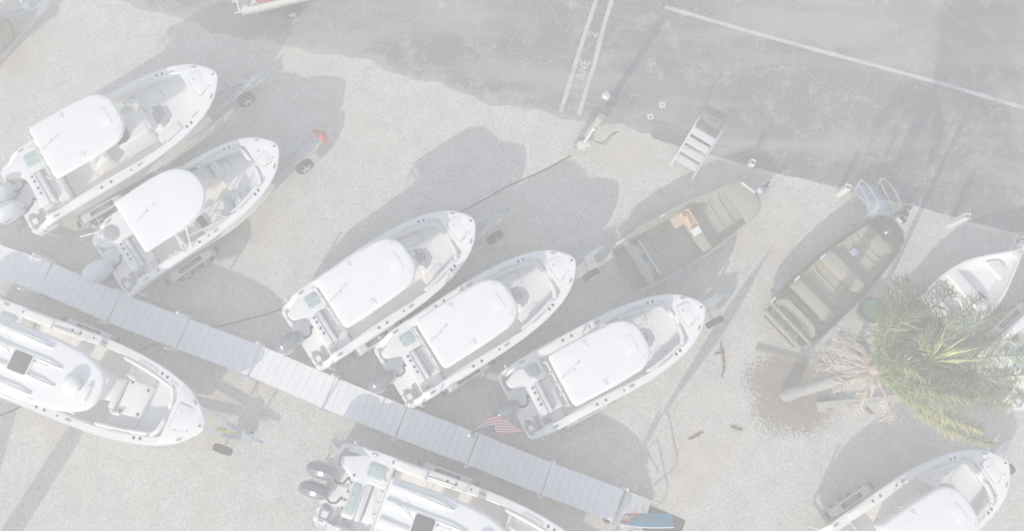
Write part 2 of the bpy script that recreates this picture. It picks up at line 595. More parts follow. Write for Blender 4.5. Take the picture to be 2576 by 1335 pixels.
def stencil(strokes, o, ux, uy, h, name):
    """stencilled letters: every stroke a painted bar; letter units: 1 high"""
    m = MB()
    for (x0, y0), (x1, y1) in strokes:
        a = o + ux * x0 * h + uy * y0 * h + Vector((0, 0, .009)); b = o + ux * x1 * h + uy * y1 * h + Vector((0, 0, .009))
        t = (b - a).normalized(); nn = Vector((-t.y, t.x, 0)) * .033
        m.add([a + nn, a - nn, b - nn, b + nn], [(0, 1, 2, 3)])
    return structure(m.build(name, "road_paint"))
lo = at(1464, 221); le = at(1486, 148)
ux = (le - lo).normalized(); uy = Vector((-ux.y, ux.x, 0))
hh = .36
sp = (le - lo).length / hh / 3.85
L_ = []
def letter(k, st):
    for (a, b), (c, d_) in st:
        L_.append(((a * .62 + k * sp, b), (c * .62 + k * sp, d_)))
letter(0, [((0, 0), (0, 1)), ((.12, 0), (.75, 0))])
letter(1, [((0, 0), (.42, 1)), ((1, 0), (.58, 1)), ((.28, .38), (.72, .38))])
letter(2, [((0, 0), (0, 1)), ((.08, .95), (.92, .05)), ((1, 0), (1, 1))])
letter(3, [((0, 0), (0, 1)), ((.12, 0), (.85, 0)), ((.12, .5), (.7, .5)), ((.12, 1), (.85, 1))])
stencil(L_, lo, ux, uy, hh, "lane_lettering")
o2 = at(1500, 95)
stencil([((0, .8), (.15, .98)), ((.2, 1), (.45, .95)), ((.52, .85), (.45, .62)), ((.4, .52), (.08, .1)), ((.05, 0), (.6, 0))], o2, ux, uy, hh, "lane_numeral")

# mulch bed under the palm
cxm, cym = 1990, 975
vs, ed, ring = [], [], 40
for q, (sc, e) in enumerate([(.02, .45), (.45, .40), (.7, .28), (.86, .10), (1.02, -.18), (1.25, -.75)]):
    for i in range(ring):
        a = 2 * math.pi * i / ring
        rx = 112 * sc * (1 + .07 * math.sin(3 * a + 1) + .05 * math.sin(7 * a))
        ry = 112 * sc * (1 + .06 * math.sin(2 * a + 2) + .05 * math.sin(5 * a))
        y = max(cym - ry * math.sin(a), 868 + .28 * (cxm + rx * math.cos(a) - 1900))
        vs.append(at(cxm + rx * math.cos(a) + 6, y + 6, .006)); ed.append(e)
fs = [(k * ring + i, k * ring + (i + 1) % ring, (k + 1) * ring + (i + 1) % ring, (k + 1) * ring + i) for k in range(5) for i in range(ring)]
fs.append(tuple(range(ring)))
mb_ = structure(MB().add(vs, fs).build("mulch_bed", "mulch"))
a_ = mb_.data.attributes.new("edge", 'FLOAT', 'POINT')
a_.data.foreach_set("value", ed)
# sandy patch by the pile is part of the gravel: a thin sheet of beaten sand
vs, ed, ring = [], [], 36
for q, (sc, e) in enumerate([(.02, .5), (.5, .4), (.8, .1), (1.0, -.2), (1.2, -.6)]):
    for i in range(ring):
        a = 2 * math.pi * i / ring
        k = sc * (1 + .10 * math.sin(3 * a) + .06 * math.sin(7 * a + 1))
        vs.append(at(1560 + 82 * k * math.cos(a), 380 - 56 * k * math.sin(a) + 16 * k * math.cos(a), .0035)); ed.append(e)
fs = [(k * ring + i, k * ring + (i + 1) % ring, (k + 1) * ring + (i + 1) % ring, (k + 1) * ring + i) for k in range(4) for i in range(ring)]
fs.append(tuple(range(ring)))
sp_o = structure(MB().add(vs, fs).build("sand_patch", "beaten_sand"))
a_ = sp_o.data.attributes.new("edge", 'FLOAT', 'POINT')
a_.data.foreach_set("value", ed)
HAZE, HAZE_G = .0208, 0.0

# ------------------------------------------------------------------ boats
BTAB = smooth_tab([(0, .91), (.07, .96), (.15, .985), (.3, .99), (.45, 1.0), (.55, .995), (.62, .975), (.70, .93), (.78, .85), (.85, .74), (.90, .615), (.94, .465), (.97, .30), (.99, .16), (1.0, .07)], 4)
BT = [(p.x, p.y) for p in BTAB]

class Boat:
    """one centre console boat in its own frame: x forward from the transom, y to port, z up from the ground"""
    def __init__(s, name, L, B, **k):
        s.L, s.B, s.k = L, B, k
        s.kx, s.ky = L / 7.68, B / 2.76
        s.z0, s.z1 = k.get("z0", 1.72), k.get("z1", 2.15)
        s.root = empty(name)
        s.white = k.get("white", "gelcoat")
    def b(s, x):
        return interp(BT, x / s.L) * s.B / 2
    def sheer(s, x):
        t = x / s.L
        return s.z0 + (s.z1 - s.z0) * t ** 1.8
    def edge(s, x):                                  # top of the side deck: slopes down to the swim platform at the stern
        z = s.sheer(x)
        t = min(1, max(0, (x / s.kx - .12) / .75))
        t = t * t * (3 - 2 * t)
        return z - (1 - t) * .42
    def hull(s):
        L = s.L; xs = [L * t for t in (0, .04, .08, .12, .2, .3, .4, .5, .6, .68, .75, .81, .86, .9, .935, .96, .98, .992, 1.0)]
        rs = []
        for x in xs:
            t = x / L; b = s.b(x); zs = s.edge(x) - .015
            up = max(0, (t - .5) / .5)
            zk = .52 + (zs - .52 - .12) * up ** 3.2
            zc = .86 + (zs - .86 - .08) * up ** 2.4
            zc = min(zc, zs - .05); zk = min(zk, zc - .03)
            bc = b * (.86 - .42 * up ** 1.3)
            xr = x - .0 * up
            pts = []
            for y, z in ((0, zk), (bc * .5, zk + (zc - zk) * .55), (bc, zc), (bc + (b - bc) * .30, zc + (zs - zc) * .42), (bc + (b - bc) * .68, zc + (zs - zc) * .75), (b, zs)):
                xx = x - (zs - z) * .42 * up ** 1.5
                pts.append((xx, y, z))
            rs.append([(q[0], q[1], q[2]) for q in reversed(pts)] + [(q[0], -q[1], q[2]) for q in pts[1:]])
        m = MB(); m.rings(rs, cap0=True, cap1=True, closed=False)
        h = m.build("hull", s.k.get("hull", "gelcoat"), s.root, sharp=32)
        path = [(x, s.b(x) + .006, s.edge(x) - .03) for x in xs] + [(x, -s.b(x) - .006, s.edge(x) - .03) for x in reversed(xs)]
        MB().tube(path, .028, 6).build("rub_rail", s.k.get("rail", "vinyl_grey"), h)
        # boot stripe of the bottom paint is the lower hull itself
        return h
    def inner(s, x):
        t = x / s.L
        w_ = .27 if t < .43 else .27 - .05 * min(1, (t - .43) / .12)
        if t > .62: w_ += .05 * min(1, (t - .62) / .2)
        return max(.05, s.b(x) - w_ * s.ky)
    def deck(s):
        L = s.L; x0 = 1.54 * s.kx; xe = s.k.get("bow_in", .868) * L
        xs = [x0 + (xe - x0) * i / 30 for i in range(31)]
        m = MB()
        flo = s.k.get("floor", 1.02)
        for sg in (1, -1):
            rs = [[(x, sg * s.b(x), s.edge(x) - .012), (x, sg * (s.b(x) - .015), s.edge(x)), (x, sg * (s.inner(x) + .02), s.edge(x) + .008), (x, sg * s.inner(x), s.edge(x) - .012), (x, sg * s.inner(x), s.edge(x) - .09), (x, sg * (s.inner(x) + .06), s.edge(x) - .10), (x, sg * (s.inner(x) + .06), flo - .02)] for x in xs]
            m.rings(rs, False, False, closed=False)
            # stern part of the side deck
            xa = [x0 * i / 14 for i in range(15)]
            def inn(x):
                return s.b(x) - (.19 + .06 * (x / x0)) * s.ky
            rs = [[(x, sg * s.b(x), s.edge(x) - .012), (x, sg * (s.b(x) - .015), s.edge(x)), (x, sg * inn(x), s.edge(x)), (x, sg * (inn(x) - .01), s.edge(x) - .02), (x, sg * (inn(x) - .01), flo + .1)] for x in xa]
            m.rings(rs, False, False, closed=False)
        # foredeck
        xf = [xe + (L - xe) * i / 10 for i in range(11)]
        rs = []
        for i, x in enumerate(xf):
            b = s.b(x); z = s.edge(x)
            rs.append([(x, b * c, z + .03 * (1 - c * c) - (.012 if abs(c) == 1 else 0)) for c in (-1, -.97, -.6, -.3, 0, .3, .6, .97, 1)])
        m.rings(rs, False, False, closed=False)
        zf = s.edge(xe)
        m.add([(xe, -s.b(xe), zf), (xe, s.b(xe), zf), (xe, s.inner(xe) + .06, flo), (xe, -s.inner(xe) - .06, flo)], [(0, 1, 2, 3)])
        d_ = m.build("deck", s.white, s.root, sharp=30)
        # floor
        o = [(x, s.inner(x) + .07) for x in xs] + [(x, -s.inner(x) - .07) for x in reversed(xs)]
        MB().prism(o, flo - .05, flo).build("cockpit_floor", s.k.get("sole", "floor_cream"), s.root)
        return d_
    def bow_seats(s):
        L = s.L; kx, ky = s.kx, s.ky
        xe = s.k.get("bow_in", .868) * L - .01
        z = 1.52 + (s.z0 - 1.72)
        s.zb = z
        xa, xm = 4.92 * kx, 5.78 * kx
        xs = [xa + (xe - xa) * i / 12 for i in range(13)]
        o = [(x, s.inner(x) + .05) for x in xs] + [(x, -s.inner(x) - .05) for x in reversed(xs)]
        o += [(xa, -.50 * ky), (xa + .42 * kx, -.40 * ky), (xa + .42 * kx, .40 * ky), (xa, .50 * ky)]
        if s.k.get("step", True):
            o = o[:26] + [(xa, -.62 * ky), (xa + .28, -.36 * ky), (xa + .28, .36 * ky), (xa, .62 * ky)]
        MB().slab(o, .95, z, .035).build("bow_seat", s.white, s.root)
        for sg in (1, -1):
            q = [(5.02 * kx, sg * .98 * ky), (5.62 * kx, sg * .90 * ky), (5.78 * kx, sg * .82 * ky), (5.74 * kx, sg * .44 * ky), (5.12 * kx, sg * .60 * ky)]
            q = [(x, sg * min(abs(y), s.inner(x) - .06)) for x, y in q]
            q = round_poly(q, .06)
            c = MB().slab(offset(q, -.012), z - .01, z + .004, .002, 1).build("seat_hatch", "seam_grey", s.root)
            MB().slab(q, z, z + .012, .006, 2).build("lid", s.white, c)
            for u in (0.25, .75):
                MB().box((5.75 * kx + .03, sg * (.46 + .34 * u) * ky, z + .016), (.07, .045, .02)).build("hinge", "galvanised", c)
        # padded bolsters
        cush = s.k.get("cushions")
        if cush:
            for sg in (1, -1):
                xs2 = [(4.75 + (6.32 - 4.75) * i / 16) * kx for i in range(17)]
                P = [(x, sg * (s.inner(x) - .075), s.edge(x) - .06) for x in xs2]
                MB().tube(P, [.03] + [.075] * 15 + [.035], 10, flat=1.4).build("bolster", cush, s.root)
                P2 = []
                for i in range(11):
                    t = i / 10
                    x = (6.40 + .24 * math.sin(t * math.pi / 2)) * kx
                    y = sg * (s.inner(6.40 * kx) - .06) * math.cos(t * 1.42) * 1.0
                    P2.append((x - .08, y + sg * .02, s.edge(x) - .05))
                MB().tube(P2, [.04] + [.095] * 9 + [.04], 10, flat=1.2).build("bolster", cush, s.root)
        # forward insert with the mat
        if s.k.get("mat", True):
            q = [(5.26, .43), (5.60, .36), (5.70, .27), (5.79, .17), (5.79, -.17), (5.70, -.27), (5.60, -.36), (5.26, -.43), (5.16, -.30), (5.16, .30)]
            q = [((x - .02) * kx, y * ky) for x, y in q]
            MB().slab(round_poly(offset(q, -.09), .05), .98, z + .006, .02).build("bow_step", s.white, s.root)
            sm = round_poly([(5.24 * kx, .40 * ky), (5.52 * kx, .33 * ky), (5.56 * kx, .25 * ky), (5.66 * kx, .22 * ky), (5.70 * kx, .12 * ky), (5.70 * kx, -.12 * ky), (5.66 * kx, -.22 * ky), (5.56 * kx, -.25 * ky), (5.52 * kx, -.33 * ky), (5.24 * kx, -.40 * ky), (5.25 * kx, -.24 * ky), (5.14 * kx, -.20 * ky), (5.14 * kx, .20 * ky), (5.25 * kx, .24 * ky)], .03)
            mt = MB().slab(offset(sm, -.008), z + .004, z + .012, .004, 1).build("deck_mat", "seam_grey", s.root)
            MB().slab(sm, z + .006, z + .016, .004, 1).build("mat_face", "mat_grey", mt)
            if s.k.get("logo"):
                # the round badge with the two interlocked letters
                rr = []
                for q_ in range(2):
                    rr.append(circle(5.43 * kx, 0, .185 - .022 * q_, 28, .12 - .022 * q_, rot=R(90)))
                MB().rings([[(x, y, z + .0185) for x, y in rr[0]], [(x, y, z + .0185) for x, y in rr[1]]], False, False).build("badge_ring", "seam_grey", mt)
                S_ = [(.06, .085), (.0, .11), (-.075, .09), (-.085, .045), (-.05, .015), (.0, -.0), (.01, -.04), (-.03, -.075), (-.085, -.065)]
                F_ = [(.085, .02), (.04, .03), (.02, -.01), (.0, -.065), (-.02, -.11)]
                F2 = [(.015, -.035), (.065, -.03)]
                m = MB()
                for st in (S_, F_, F2):
                    P = [(5.43 * kx + x_ * 1.0 + .12 * y_, y_ * 1.15 - .1 * x_, z + .02) for x_, y_ in st]
                    m.tube(P, .016, 6, flat=.2)
                m.build("badge", "black_text", mt)
    def fittings(s):
        kx, ky, L = s.kx, s.ky, s.L
        E = s.edge
        # anchor hatch
        q = [(6.80, .40), (7.20, .42), (7.44, .22), (7.50, .10), (7.50, -.14), (6.92, -.40), (6.80, -.36)] if s.k.get("hatch", 1) == 1 else [(6.78, -.02), (7.22, .10), (7.36, -.12), (7.16, -.42), (6.78, -.36)]
        q = round_poly([(x * kx, y * ky) for x, y in q], .06)
        zz = E(7.1 * kx) + .03
        c = MB().slab(offset(q, -.012), zz - .02, zz + .006, .003, 1).build("anchor_hatch", "seam_grey", s.root)
        MB().slab(q, zz, zz + .013, .006, 2).build("lid", s.white, c)
        MB().lathe([(.035, 0), (.04, .012), (.02, .02)], (6.95 * kx, .2 * ky, zz + .01), n=12).build("latch", "galvanised", c)
        for x, y in ((6.98, -.37), (7.3, -.28)):
            MB().box((x * kx, y * ky, zz + .018), (.06, .05, .02)).build("hinge", "galvanised", c)
        MB().ell((7.58 * kx, .0, E(7.58 * kx) + .04), (.05, .035, .03), 10, 6).build("bow_light", "black_plastic", s.root)
        # cleats in their recesses
        for sg in (1, -1):
            for x, dy in ((7.18, .10), (4.05, .13), (.95, .10)):
                xx = x * kx; y = sg * (s.b(xx) - dy)
                dx = .06
                a = math.atan2(sg * (s.b(xx + dx) - s.b(xx - dx)), 2 * dx)
                base = [Vector((xx, y, E(xx) + .012)) + Matrix.Rotation(a, 3, 'Z') @ Vector((px, py, 0)) for px, py in circle(0, 0, .125, 18, .042)]
                m = MB().prism([(p.x, p.y) for p in base], E(xx) - .03, E(xx) + .012)
                cl = m.build("cleat_recess", "seam_grey", s.root)
                dv = Vector((math.cos(a), math.sin(a), 0))
                MB().tube([Vector((xx, y, E(xx) + .03)) + dv * t for t in (-.11, -.06, 0, .06, .11)], [.008, .014, .016, .014, .008], 8).build("cleat", "chrome", cl)
        # rod holders and cup holders
        def holder(nm, x, y, r):
            z = E(x) + .004
            h = MB().lathe([(r * 1.35, 0), (r * 1.35, .012), (r * 1.05, .014)], (x, y, z), n=14).build(nm, "chrome", s.root)
            MB().lathe([(r, 0), (r, .017)], (x, y, z), n=14).build("socket", "dark_hole", h)
        for sg in (1, -1):
            for x in s.k.get("rods", (1.63, 1.9, 2.63, 2.98)):
                holder("rod_holder", x * kx, sg * (s.b(x * kx) - .125 * ky), .042)
            if s.k.get("cups", True):
                for x in (5.98, 6.16):
                    holder("cup_holder", x * kx, sg * (s.b(x * kx) - .17), .045)
            holder("outrigger_base", 3.72 * kx, sg * (s.b(3.72 * kx) - .13), .03)
            # raised pad under the aft rod holders
            q = [(x, y) for x, y in ((1.52, -.245), (3.12, -.245), (3.12, -.02), (1.52, -.02))]
            q = round_poly([(x * kx, sg * (s.b(x * kx) + y * ky)) for x, y in q], .05)
            z = E(2.3 * kx)
            MB().slab(q, z - .03, z + .018, .01, 2).build("gunwale_pad", s.white, s.root)
            # bow grab rails
            for xa, xb in ((5.2, 5.86), (6.26, 6.55)):
                P = []
                for i in range(9):
                    x = (xa + (xb - xa) * i / 8) * kx
                    P.append((x, sg * (s.inner(x) + .055), E(x) + (.055 if 0 < i < 8 else 0.0)))
                MB().tube(P, .014, 6).build("grab_rail", "chrome", s.root)
            # coaming bolster along the cockpit
            P = [((1.6 + (4.6 - 1.6) * i / 12) * kx, sg * (s.inner((1.6 + (4.6 - 1.6) * i / 12) * kx) + .0), E((1.6 + 3 * i / 12) * kx) - .055) for i in range(13)]
            MB().tube(P, .036, 8, flat=1.5).build("coaming_pad", "vinyl_white", s.root)
    def stern(s):
        kx, ky = s.kx, s.ky
        fl = 1.30 + (s.z0 - 1.72)
        # motor well and swim platform
        o = round_poly([(-.10 * kx, -1.22 * ky), (1.5 * kx, -1.16 * ky), (1.5 * kx, 1.16 * ky), (-.10 * kx, 1.22 * ky)], [.12, .02, .02, .12])
        MB().slab(o, .95, fl, .03).build("swim_platform", s.white, s.root)
        for sg in (1, -1):
            q = [(-.02, .86), (.06, 1.14), (.55, 1.12), (.30, .98), (.24, .62), (.06, .58)]
            q = round_poly([(x * kx, sg * y * ky) for x, y in q], .03)
            mt = MB().slab(offset(q, -.012), fl, fl + .008, .003, 1).build("platform_mat", "seam_grey", s.root)
            MB().slab(q, fl + .002, fl + .013, .004, 1).build("mat_face", "mat_grey", mt)
        # transom bridge with its corner box on the port side
        zt = s.sheer(1.0 * kx) - .01
        hw = s.b(1.0 * kx) - .14 * ky
        o = [(.60, -.74), (.98, -.74), (.98, .40), (1.54, .40), (1.54, hw / ky), (.78, hw / ky), (.30, .98), (.10, .92), (.12, .66), (.40, .50), (.60, .44), (.66, .25), (.66, -.5)]
        o = round_poly([(x * kx, y * ky) for x, y in o], .10)
        MB().slab(o, fl - .05, zt, .05).build("transom_bridge", s.white, s.root)
        # bait well lid
        if s.k.get("round_well"):
            q = circle(.78 * kx, .82 * ky, .27, 28)
            c = MB().slab(offset(q, -.03), zt - .01, zt + .02, .01, 2).build("well_lid", "galvanised", s.root)
            MB().slab(q, zt, zt + .03, .01, 2).build("glass", "seam_grey", c)
        else:
            q = round_poly([(x * kx, y * ky) for x, y in rect(.92, 1.38, .62, 1.02)], .10)
            c = MB().slab(offset(q, -.035), zt - .01, zt + .018, .01, 2).build("well_lid", "galvanised", s.root)
            MB().slab(q, zt, zt + .026, .01, 2).build("glass", "glass_green", c)
            for y in (.72, .92):
                MB().lathe([(.03, 0), (.034, .02), (.015, .028)], (.98 * kx, y * ky, zt + .02), n=10).build("latch", "chrome", c)
            for y in (.70, .94):
                MB().box((1.42 * kx, y * ky, zt + .025), (.05, .06, .03)).build("hinge", "galvanised", c)
        if s.k.get("second_well"):
            q = round_poly([(x * kx, y * ky) for x, y in rect(.68, .92, -.62, .30)], .12)
            c = MB().slab(offset(q, -.03), zt - .01, zt + .018, .01, 2).build("well_lid", "galvanised", s.root)
            MB().slab(q, zt, zt + .026, .01, 2).build("glass", "glass_green", c)
            for y in (-.5, -.3, -.05, .2):
                MB().lathe([(.03, 0), (.034, .02), (.015, .028)], (.74 * kx, y * ky, zt + .02), n=10).build("latch", "chrome", c)
        for y in ((-.35, -.15, .1, .28) if not s.k.get("second_well") else (-.5, -.25, .0, .28, .5)):
            x = .86 if not s.k.get("second_well") else .6
            h = MB().lathe([(.055, 0), (.055, .012)], (x * kx, y * ky, zt), n=14).build("rod_holder", "chrome", s.root)
            MB().lathe([(.04, 0), (.04, .016)], (x * kx, y * ky, zt), n=14).build("socket", "dark_hole", h)
        # folding bench on the bridge's cockpit side
        zb = zt - .20
        MB().slab(round_poly([(x * kx, y * ky) for x, y in rect(.99, 1.16, -.74, .39)], .04), zb - .3, zt - .03, .04).build("bench_back", "vinyl_grey", s.root)
        MB().slab(round_poly([(x * kx, y * ky) for x, y in rect(1.17, 1.56, -.74, .39)], .05), zb - .35, zb, .05).build("bench_seat", s.k.get("bench", "vinyl_grey"), s.root)
        MB().tube([(1.165 * kx, -.72 * ky, zt - .05), (1.165 * kx, .37 * ky, zt - .05)], .014, 6).build("bench_rail", "seam_grey", s.root)
        # transom door with its step
        q = round_poly([(x * kx, y * ky) for x, y in rect(.62, 1.0, -1.06, -.78)], .04)
        st = MB().slab(q, fl - .05, fl + .12, .02).build("boarding_step", s.white, s.root)
        MB().slab(offset(q, .03), fl + .12, fl + .128, .003, 1).build("mat_face", "mat_grey", st)
        MB().slab(round_poly([(x * kx, y * ky) for x, y in rect(.60, 1.05, -1.13, -1.06)], .02), fl - .05, zt - .04, .02).build("transom_door", s.white, s.root)
        # boarding ladder folded on the starboard platform
        q = round_poly([(x * kx, y * ky) for x, y in rect(.02, .36, -1.08, -.72)], .03)
        ld = MB().slab(q, fl, fl + .05, .015).build("boarding_ladder", "seam_grey", s.root)
        MB().slab(round_poly([(x * kx, y * ky) for x, y in rect(.08, .25, -1.00, -.80)], .03), fl + .05, fl + .062, .004, 1).build("tread", "gelcoat", ld)
        for y in (-1.05, -.75):
            MB().tube([(-.16 * kx, y * ky, fl + .02), (.1, y * ky, fl + .075), (.36 * kx, y * ky, fl + .07)], .016, 6).build("rail", "chrome", ld)
        for i in range(3):
            MB().tube([((.28 + .04 * i) * kx, -1.04 * ky, fl + .07), ((.28 + .04 * i) * kx, -.76 * ky, fl + .07)], .011, 6).build("rung", "chrome", ld)
        q = round_poly([(x * kx, y * ky) for x, y in rect(.40, .58, -1.06, -.58)], .02)
        mt = MB().slab(q, fl, fl + .010, .003, 1).build("platform_mat", "mat_grey", s.root)
    def engine(s, y, cowl="black_cowl", name_text=True, yaw=0.0):
        z = 1.55 + (s.z0 - 1.72)
        e = empty("outboard_motor", (-.30, y, 0)); e.parent = s.root
        e.rotation_euler = (0, 0, yaw)
        pts = []
        # cowling: rings along the length with a ridged crown
        rs = []
        prof = [(-.56, .08, .30), (-.53, .15, .40), (-.44, .225, .50), (-.28, .27, .565), (-.08, .285, .60), (.14, .265, .60), (.32, .215, .56), (.44, .15, .50), (.50, .07, .42)]
        for x, hw, top in prof:
            ring = []
            for i in range(24):
                a = 2 * math.pi * i / 24
                ca, sa = math.cos(a), math.sin(a)
                yy = hw * math.copysign(abs(ca) ** .75, ca)
                zz = (top * max(0, sa) ** .7) if sa > 0 else -.16 * abs(sa) ** .6
                if sa > .15:
                    zz += .022 * math.cos(ca * 9) * min(1, hw * 5)
                ring.append((x, yy, z + zz))
            rs.append(ring)
        MB().rings(rs).build("cowling", cowl, e, sharp=50)
        MB().box((-.02, 0, z - .22), (.62, .34, .16)).build("pan", "engine_leg", e)
        leg = [(.0, 0, z - .3), (-.02, 0, 1.1), (-.08, 0, .75), (-.10, 0, .45)]
        MB().tube(leg, [.16, .13, .10, .08], 10, flat=.55).build("leg", "engine_leg", e)
        MB().ell((-.15, 0, .48), (.36, .075, .08), 12, 8).build("gearcase", "engine_leg", e)
        pr = MB()
        for k_ in range(3):
            a = k_ * 2.094
            pr.ell((-.55, .11 * math.cos(a), .48 + .11 * math.sin(a)), (.03, .07, .10), 8, 6, rot=Matrix.Rotation(a, 3, 'X'))
        pr.build("propeller", "galvanised", e)
        MB().box((.34, 0, 1.22), (.26, .30, .42)).build("bracket", "engine_leg", e)
        if name_text:
            tcol = "white_text" if cowl == "black_cowl" else "black_text"
            for sg in (1, -1):
                text("YAMAHA", .085, "lettering", tcol, e, (-.22, sg * .284, z + .16), rot=(R(62), 0, R(180 if sg > 0 else 0)), bold=.001)
        # rigging hose to the transom
        P = [(.38, -.08, z + .02), (.58, -.20, z + .10), (.78, -.14, z + .08), (.86, .06, z - .02), (.92, -.02, z - .08)]
        MB().tube([Vector(p) for p in smooth3(P, 5)], .035, 8).build("rigging_hose", "cable_black", e)
        return e
    def console(s, dual=False):
        kx, ky = s.kx, s.ky
        fl = s.k.get("floor", 1.02)
        zc = 1.95 + (s.z0 - 1.72)
        x0, x1 = s.k.get("con", (3.35, 4.65))
        x0 *= kx; x1 *= kx
        wd = .44 * ky
        base = round_poly([(x0, -wd), (x1 - .1, -wd), (x1, -wd * .7), (x1, wd * .7), (x1 - .1, wd), (x0, wd)], .08)
        c = MB().slab(base, fl, zc, .07, crown=.02).build("console", s.white, s.root)
        MB().slab(round_poly(rect(x0 + .03, x0 + .34, -wd + .06, wd - .06), .04), zc, zc + .10, .03).build("dashboard", "black_plastic", c)
        # windshield: a thick bent pane
        P = [(x0 + .32, -wd + .03), (x0 + .55, -wd * .75), (x0 + .62, 0), (x0 + .55, wd * .75), (x0 + .32, wd - .03)]
        q = MB()
        inn = [(x - .012, y * .985) for x, y in P]
        q.rings([[(x, y, zc) for x, y in P] + [(x, y, zc) for x, y in reversed(inn)], [(x - .22, y * .92, zc + .62) for x, y in P] + [(x - .22, y * .92, zc + .62) for x, y in reversed(inn)]])
        q.build("windshield", "smoked_glass", c)
        wh = [(x0 - .02 + .05 * math.cos(a) , .17 * math.cos(a) * 0 + .17 * math.sin(a), zc - .1 + .17 * math.cos(a)) for a in [2 * math.pi * i / 18 for i in range(18)]]
        MB().tube([(x0 - .06 + .1 * math.cos(2 * math.pi * i / 18), .18 * math.sin(2 * math.pi * i / 18), zc - .12 + .15 * math.cos(2 * math.pi * i / 18)) for i in range(18)], .016, 6, closed=True).build("steering_wheel", "chrome", c)
        # forward console seat
        fs = MB().slab(round_poly(rect(x1 + .01, x1 + .42, -.36 * ky, .36 * ky), .06), fl, 1.52 + s.z0 - 1.72, .05).build("console_seat", "vinyl_white", s.root)
        MB().slab(round_poly(rect(x1 - .02, x1 + .10, -.34 * ky, .34 * ky), .04), 1.5, 1.92 + s.z0 - 1.72, .04).build("seat_back", "vinyl_white", fs)
        # leaning post
        lp = MB().slab(round_poly(rect(x0 - 1.05, x0 - .55, -.5 * ky, .5 * ky), .1), 1.62, 1.86 + s.z0 - 1.72, .07).build("leaning_post", "vinyl_white", s.root)
        MB().slab(round_poly(rect(x0 - 1.0, x0 - .6, -.42 * ky, .42 * ky), .06), fl, 1.6, .03).build("post_base", s.white, lp)
        MB().tube([(x0 - 1.08, -.5 * ky, 1.9 + s.z0 - 1.72), (x0 - 1.15, -.45 * ky, 2.25), (x0 - 1.15, .45 * ky, 2.25), (x0 - 1.08, .5 * ky, 1.9 + s.z0 - 1.72)], .03, 8).build("back_rest", "vinyl_white", lp)
    def frame(s, zt, x0, x1, hw, m="white_paint"):
        """pipe frame that carries the top"""
        fl = s.k.get("floor", 1.02); kx, ky = s.kx, s.ky
        f = empty("top_frame"); f.parent = s.root
        for sg in (1, -1):
            y0 = .52 * ky * sg
            for xa, xb in ((x0 + .75, x0 + .35), (x0 + 1.55, x0 + 1.85)):
                MB().tube([(xa, y0, fl), (xa, y0, 1.9), (xb, sg * hw * .82, zt)], .026, 8).build("upright", m, f)
            MB().tube([(x0 + .1, sg * hw * .82, zt), (x1 - .3, sg * hw * .82, zt)], .026, 8).build("side_pipe", m, f)
            MB().tube([(x0 + .75, y0, 1.6), (x0 + 1.55, y0, 2.0)], .02, 8).build("brace", m, f)
        for x in (x0 + .3, x0 + 1.2, x1 - .4):
            MB().tube([(x, -hw * .82, zt), (x, hw * .82, zt)], .022, 8).build("cross_pipe", m, f)
        return f
    def hard_top(s, x0, x1, hw, z, taper=.94):
        L = x1 - x0
        o = [(x0, -hw), (x0 + L * .5, -hw), (x0 + L * .86, -hw * taper), (x1, -hw * .55), (x1 + .04, 0), (x1, hw * .55), (x0 + L * .86, hw * taper), (x0 + L * .5, hw), (x0, hw)]
        o = round_poly(o, [.22, .1, .34, .3, .3, .3, .34, .1, .22], 6)
        t = MB().slab(o, z - .14, z, .11, n=5, crown=.035, under=.03).build("hard_top", s.white, s.root, sharp=50)
        # moulded raised panel
        cx = x0 + L * .80
        q = round_poly(rect(cx - L * .09, cx + L * .085, -hw * .33, hw * .33), .09, 6)
        MB().slab(q, z - .02, z + .03, .02, 3).build("hatch", s.white, t, sharp=50)
        for sg in (1, -1):
            for (x, y) in ((x0 + L * .38, hw * .78), (x0 + L * .90, hw * .62)):
                n_ = ((0, 0), (.09, .0), (.0, -.10), (.09, -.10)) if x < x0 + L * .6 else ((0, 0), (.05, -.06))
                if x < x0 + L * .6:
                    MB().slab(round_poly([(x - .06, sg * (y + .07)), (x + .16, sg * (y + .07)), (x + .16, sg * (y - .16)), (x + .03, sg * (y - .16))], .02), z - .01, z + .028, .01, 2).build("mount_plate", s.white, t)
                for dx, dy in n_:
                    MB().lathe([(.014, 0), (.014, .02)], (x + dx, sg * (y + dy), z + .024), n=8).build("bolt", "seam_grey", t)
        # folding light mast
        MB().tube([(x0 + .02, .05, z + .03), (x0 + .55, .10, z + .17)], .012, 6).build("light_mast", "galvanised", t)
        MB().ell((x0 + .58, .105, z + .19), (.05, .035, .04), 10, 6).build("mast_light", "galvanised", t)
        # rocket launchers along the aft edge
        bar = MB().tube([(x0 - .12, -hw * .86, z - .16), (x0 - .12, hw * .86, z - .16)], .026, 8).build("rod_rack", "white_paint", t)
        for k_ in range(5):
            y = -hw * .8 + 1.6 * hw * k_ / 4
            h = MB().tube([(x0 - .10, y, z - .35), (x0 - .22, y, z - .02)], .034, 10).build("rod_tube", "white_paint", bar)
            MB().tube([(x0 - .2205, y, z - .021), (x0 - .222, y, z - .014)], .022, 10).build("bore", "seam_grey", h)
        return t

def smooth3(P, n):
    P = [Vector(p) for p in P]; out = []
    for i in range(len(P) - 1):
        p0, p1, p2, p3 = P[max(i - 1, 0)], P[i], P[i + 1], P[min(i + 2, len(P) - 1)]
        for k in range(n):
            t = k / n
            out.append(.5 * ((2 * p1) + (p2 - p0) * t + (2 * p0 - 5 * p1 + 4 * p2 - p3) * t * t + (3 * p1 - p0 - 3 * p2 + p3) * t ** 3))
    out.append(P[-1])
    return out

